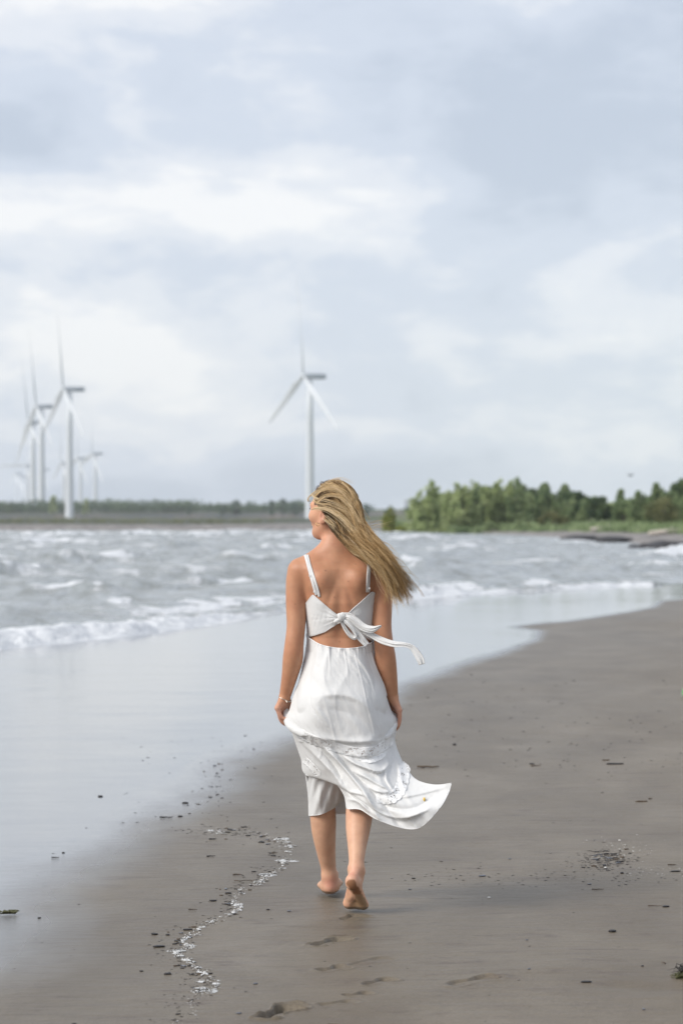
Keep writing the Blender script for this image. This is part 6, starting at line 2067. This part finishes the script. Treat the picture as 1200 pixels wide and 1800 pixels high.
# crumbs too small and many to count
def crumbs(name, pts, sz, mat, label, flat=.5):
    base_v = np.array([[1, 0, 0], [-.6, .7, 0], [-.5, -.8, 0], [0, 0, .8 * flat], [0.1, 0.05, -.3]])
    bf_ = np.array([[0, 1, 3], [1, 2, 3], [2, 0, 3], [1, 0, 4], [2, 1, 4], [0, 2, 4]])
    V = []; Fc = []
    zz, _, _ = sand_height(np.array([G(*p)[0] for p in pts]), np.array([G(*p)[1] for p in pts]))
    for k, p in enumerate(pts):
        X_, Y_ = G(*p); s = sz * (.4 + 1.2 * rg.random() ** 2) * Y_ / 9.5; a_ = rg.normal() * .35
        R2 = np.array([[math.cos(a_), -math.sin(a_), 0], [math.sin(a_), math.cos(a_), 0], [0, 0, 1]])
        V.append((base_v * [2.0, 1.1, .55]) @ R2.T * s + [X_, Y_, zz[k] + s * .15]); Fc.append(bf_ + 5 * k)
    o = mesh_obj(name, np.concatenate(V), np.concatenate(Fc), mat, smooth=False, kind='stuff'); o['label'] = label; o['category'] = name.replace('_', ' ')
    return o


pts = []
for k in range(620):
    i = int(rg.integers(0, 400)); p = SL[i]; pts.append((p[0] - abs(rg.normal()) * 26 + 6, p[1] + rg.normal() * 7))
for k in range(420): pts.append((1062 + rg.normal() * 24, 1502 + rg.normal() * 10))
for k in range(200): pts.append((rg.uniform(700, 1200), 1535 + rg.normal() * 9))
for k in range(300):
    py = 1190 + 600 * rg.random() ** 1.3; px = rg.uniform(0, 1200)
    if px < 450 and py < 1430 and rg.random() < .8: continue
    pts.append((px, py))
for k in range(200): pts.append((rg.uniform(740, 1250), rg.uniform(1170, 1360)))
for k in range(60): pts.append((rg.uniform(200, 480), 1450 - (rg.random() * 170)))
pts = [p for p in pts if p[1] > 1100]
crumbs('debris_crumbs', pts, .0038, mk.m, 'fine dark crumbs of bark and grit strewn over the sand')
pts = [(SL[int(rg.integers(0, 400))] + np.array([rg.normal() * 4, rg.normal() * 2.0])) for k in range(500)] + [(1085 + rg.normal() * 30, 1485 + rg.normal() * 12) for _ in range(80)] + [(rg.uniform(1100, 1250), 1528 + rg.normal() * 8) for _ in range(60)]
crumbs('shell_grit', [tuple(p) for p in pts], .0028, mwh.m, 'fine white shell grit along the strand line')

# dried foam left along the strand line
def foam_strip():
    V = []; Fc = []; k0 = 0
    rg = np.random.default_rng(33)
    for k in range(170):
        i = int(rg.integers(0, 400)); p = SL[i]
        if vnoise(np.array([i * .045]), np.array([3.0]), 12)[0] < -.30: continue
        big = rg.random() < .12
        c_ = np.array(G(p[0] + rg.normal() * 3.0 - (4 if big else 0), p[1] + rg.normal() * 1.6))
        rx = (.010 + .026 * rg.random() ** 1.6) * (1.5 if big else .7); ry = rx * (.5 + .8 * rg.random())
        n_ = 16
        for q in range(n_):
            a_ = 2 * math.pi * q / n_; w_ = 1 + .8 * vnoise(np.array([math.cos(a_) * 1.4 + k * 7]), np.array([math.sin(a_) * 1.4]), 9)[0]
            V.append((c_[0] + math.cos(a_) * rx * w_, c_[1] + math.sin(a_) * ry * w_, .0012))
        for q in range(n_):
            a_ = 2 * math.pi * q / n_; V.append((c_[0] + math.cos(a_) * rx * .55, c_[1] + math.sin(a_) * ry * .55, .0035 + .003 * rg.random()))
        V.append((c_[0], c_[1], .0045))
        for q in range(n_):
            Fc.append((k0 + q, k0 + (q + 1) % n_, k0 + n_ + (q + 1) % n_)); Fc.append((k0 + q, k0 + n_ + (q + 1) % n_, k0 + n_ + q)); Fc.append((k0 + n_ + q, k0 + n_ + (q + 1) % n_, k0 + 2 * n_))
        k0 += 2 * n_ + 1
    V = np.array(V); zz, _, _ = sand_height(V[:, 0], V[:, 1]); V[:, 2] += zz
    return V, np.array(Fc)


v_, f_ = foam_strip()
mfs = Mat('dried_foam', rough=0.55, color=(.56, .56, .55)); fz = mfs.noise(mfs.coord('Object'), 110, 4, .7); fz2 = mfs.noise(mfs.coord('Object'), 26, 3, .6)
mfs.l(mfs.math('GREATER_THAN', mfs.math('ADD', mfs.math('MULTIPLY', fz, .5), mfs.math('MULTIPLY', fz2, .5)), .52), mfs.b.inputs['Alpha']); mfs.bump(fz, .6, .003)
o = mesh_obj('strand_foam', v_, f_, mfs.m, kind='stuff'); o['label'] = 'broken white foam left in a wavy line on the sand'; o['category'] = 'foam'

# root tuft at the right edge, seaweed sprig at the left edge, green glass float fragment
def tuft(px, py, n_, spread, height, mat, name, label, cat, rad_, seed):
    rg = np.random.default_rng(seed); X_, Y_ = G(px, py); parts_ = []
    for k in range(n_):
        a_ = rg.random() * 6.28; r = spread * (.4 + .6 * rg.random()); hgt = height * (.3 + .7 * rg.random())
        pts_ = [(0, 0, .005)] + [(math.cos(a_) * r * t + .012 * rg.normal(), math.sin(a_) * r * t + .012 * rg.normal(), max(.002, hgt * math.sin(t * 2.6) + .006 * rg.normal())) for t in (.25, .5, .75, 1)]
        parts_.append(tube(crom(pts_, 12), [rad_ * (1 - .6 * t) for t in np.linspace(0, 1, 12)], 5))
    o = mesh_obj(name, *joinm(parts_), mat); o.location = (X_, Y_, SZ(px, py)); tag(o, label, cat)
    return o


tuft(1203, 1712, 46, .045, .035, mk.m, 'root_tuft', 'tangle of black roots on the sand at the right edge', 'roots', .0014, 3)
tuft(1196, 1716, 26, .035, .010, mwe.m, 'dried_weed', 'pale dried weed lying under the black root tangle', 'seaweed', .0018, 4)
X_, Y_ = G(10, 1593)
pts_ = [(t, .004 * math.sin(t * 60), .006) for t in np.linspace(-.06, .04, 10)]
pl = [tube(pts_, .0022, 6)]
for k in range(22):
    t = rg.uniform(-.06, .04); s = rg.choice([-1, 1]); pl.append(tube([(t, 0, .006), (t + .008, s * .010, .016), (t + .016, s * .018, .012 + .008 * rg.random())], [.0028, .0042, .0012], 6))
o = mesh_obj('seaweed_sprig', *joinm(pl), mwe.m); o.location = (X_, Y_, SZ(10, 1593)); tag(o, 'leafy seaweed sprig lying on the sand at the left edge', 'seaweed')
X_, Y_ = G(1206, 1221)
mgl = Mat('green_plastic', rough=0.35); gz_ = mgl.noise(mgl.coord('Object'), 14, 3, .5)
mgl.base(mgl.ramp(gz_, [(.35, (.10, .30, .12)), (.55, (.35, .55, .35)), (.7, (.62, .72, .55))]))
o = rock('crumpled_litter', (X_ + .02, Y_, SZ(1206, 1221) + .05), (.055, .05, .055), mgl.m, 870, 'crumpled pale green litter at the right edge, level with the woman\'s hands', 'litter')

# ------------------------------------------------------------------ the air over the lake
hz_v, hz_f = box((0, 1940, 110), (7600, 4000, 224))
hm_ = bpy.data.materials.new('haze'); hm_.use_nodes = True
ht = hm_.node_tree; ht.nodes.clear()
ho = ht.nodes.new('ShaderNodeOutputMaterial'); hv_ = ht.nodes.new('ShaderNodeVolumePrincipled')
hv_.inputs['Color'].default_value = (0.93, 0.97, 1.0, 1); hv_.inputs['Density'].default_value = 0.00012
ht.links.new(hv_.outputs[0], ho.inputs['Volume'])
hz = mesh_obj('haze', hz_v, hz_f, hm_, smooth=False, kind='stuff')
hz['label'] = 'thin pale haze over the lake and the far shore'; hz['category'] = 'haze'
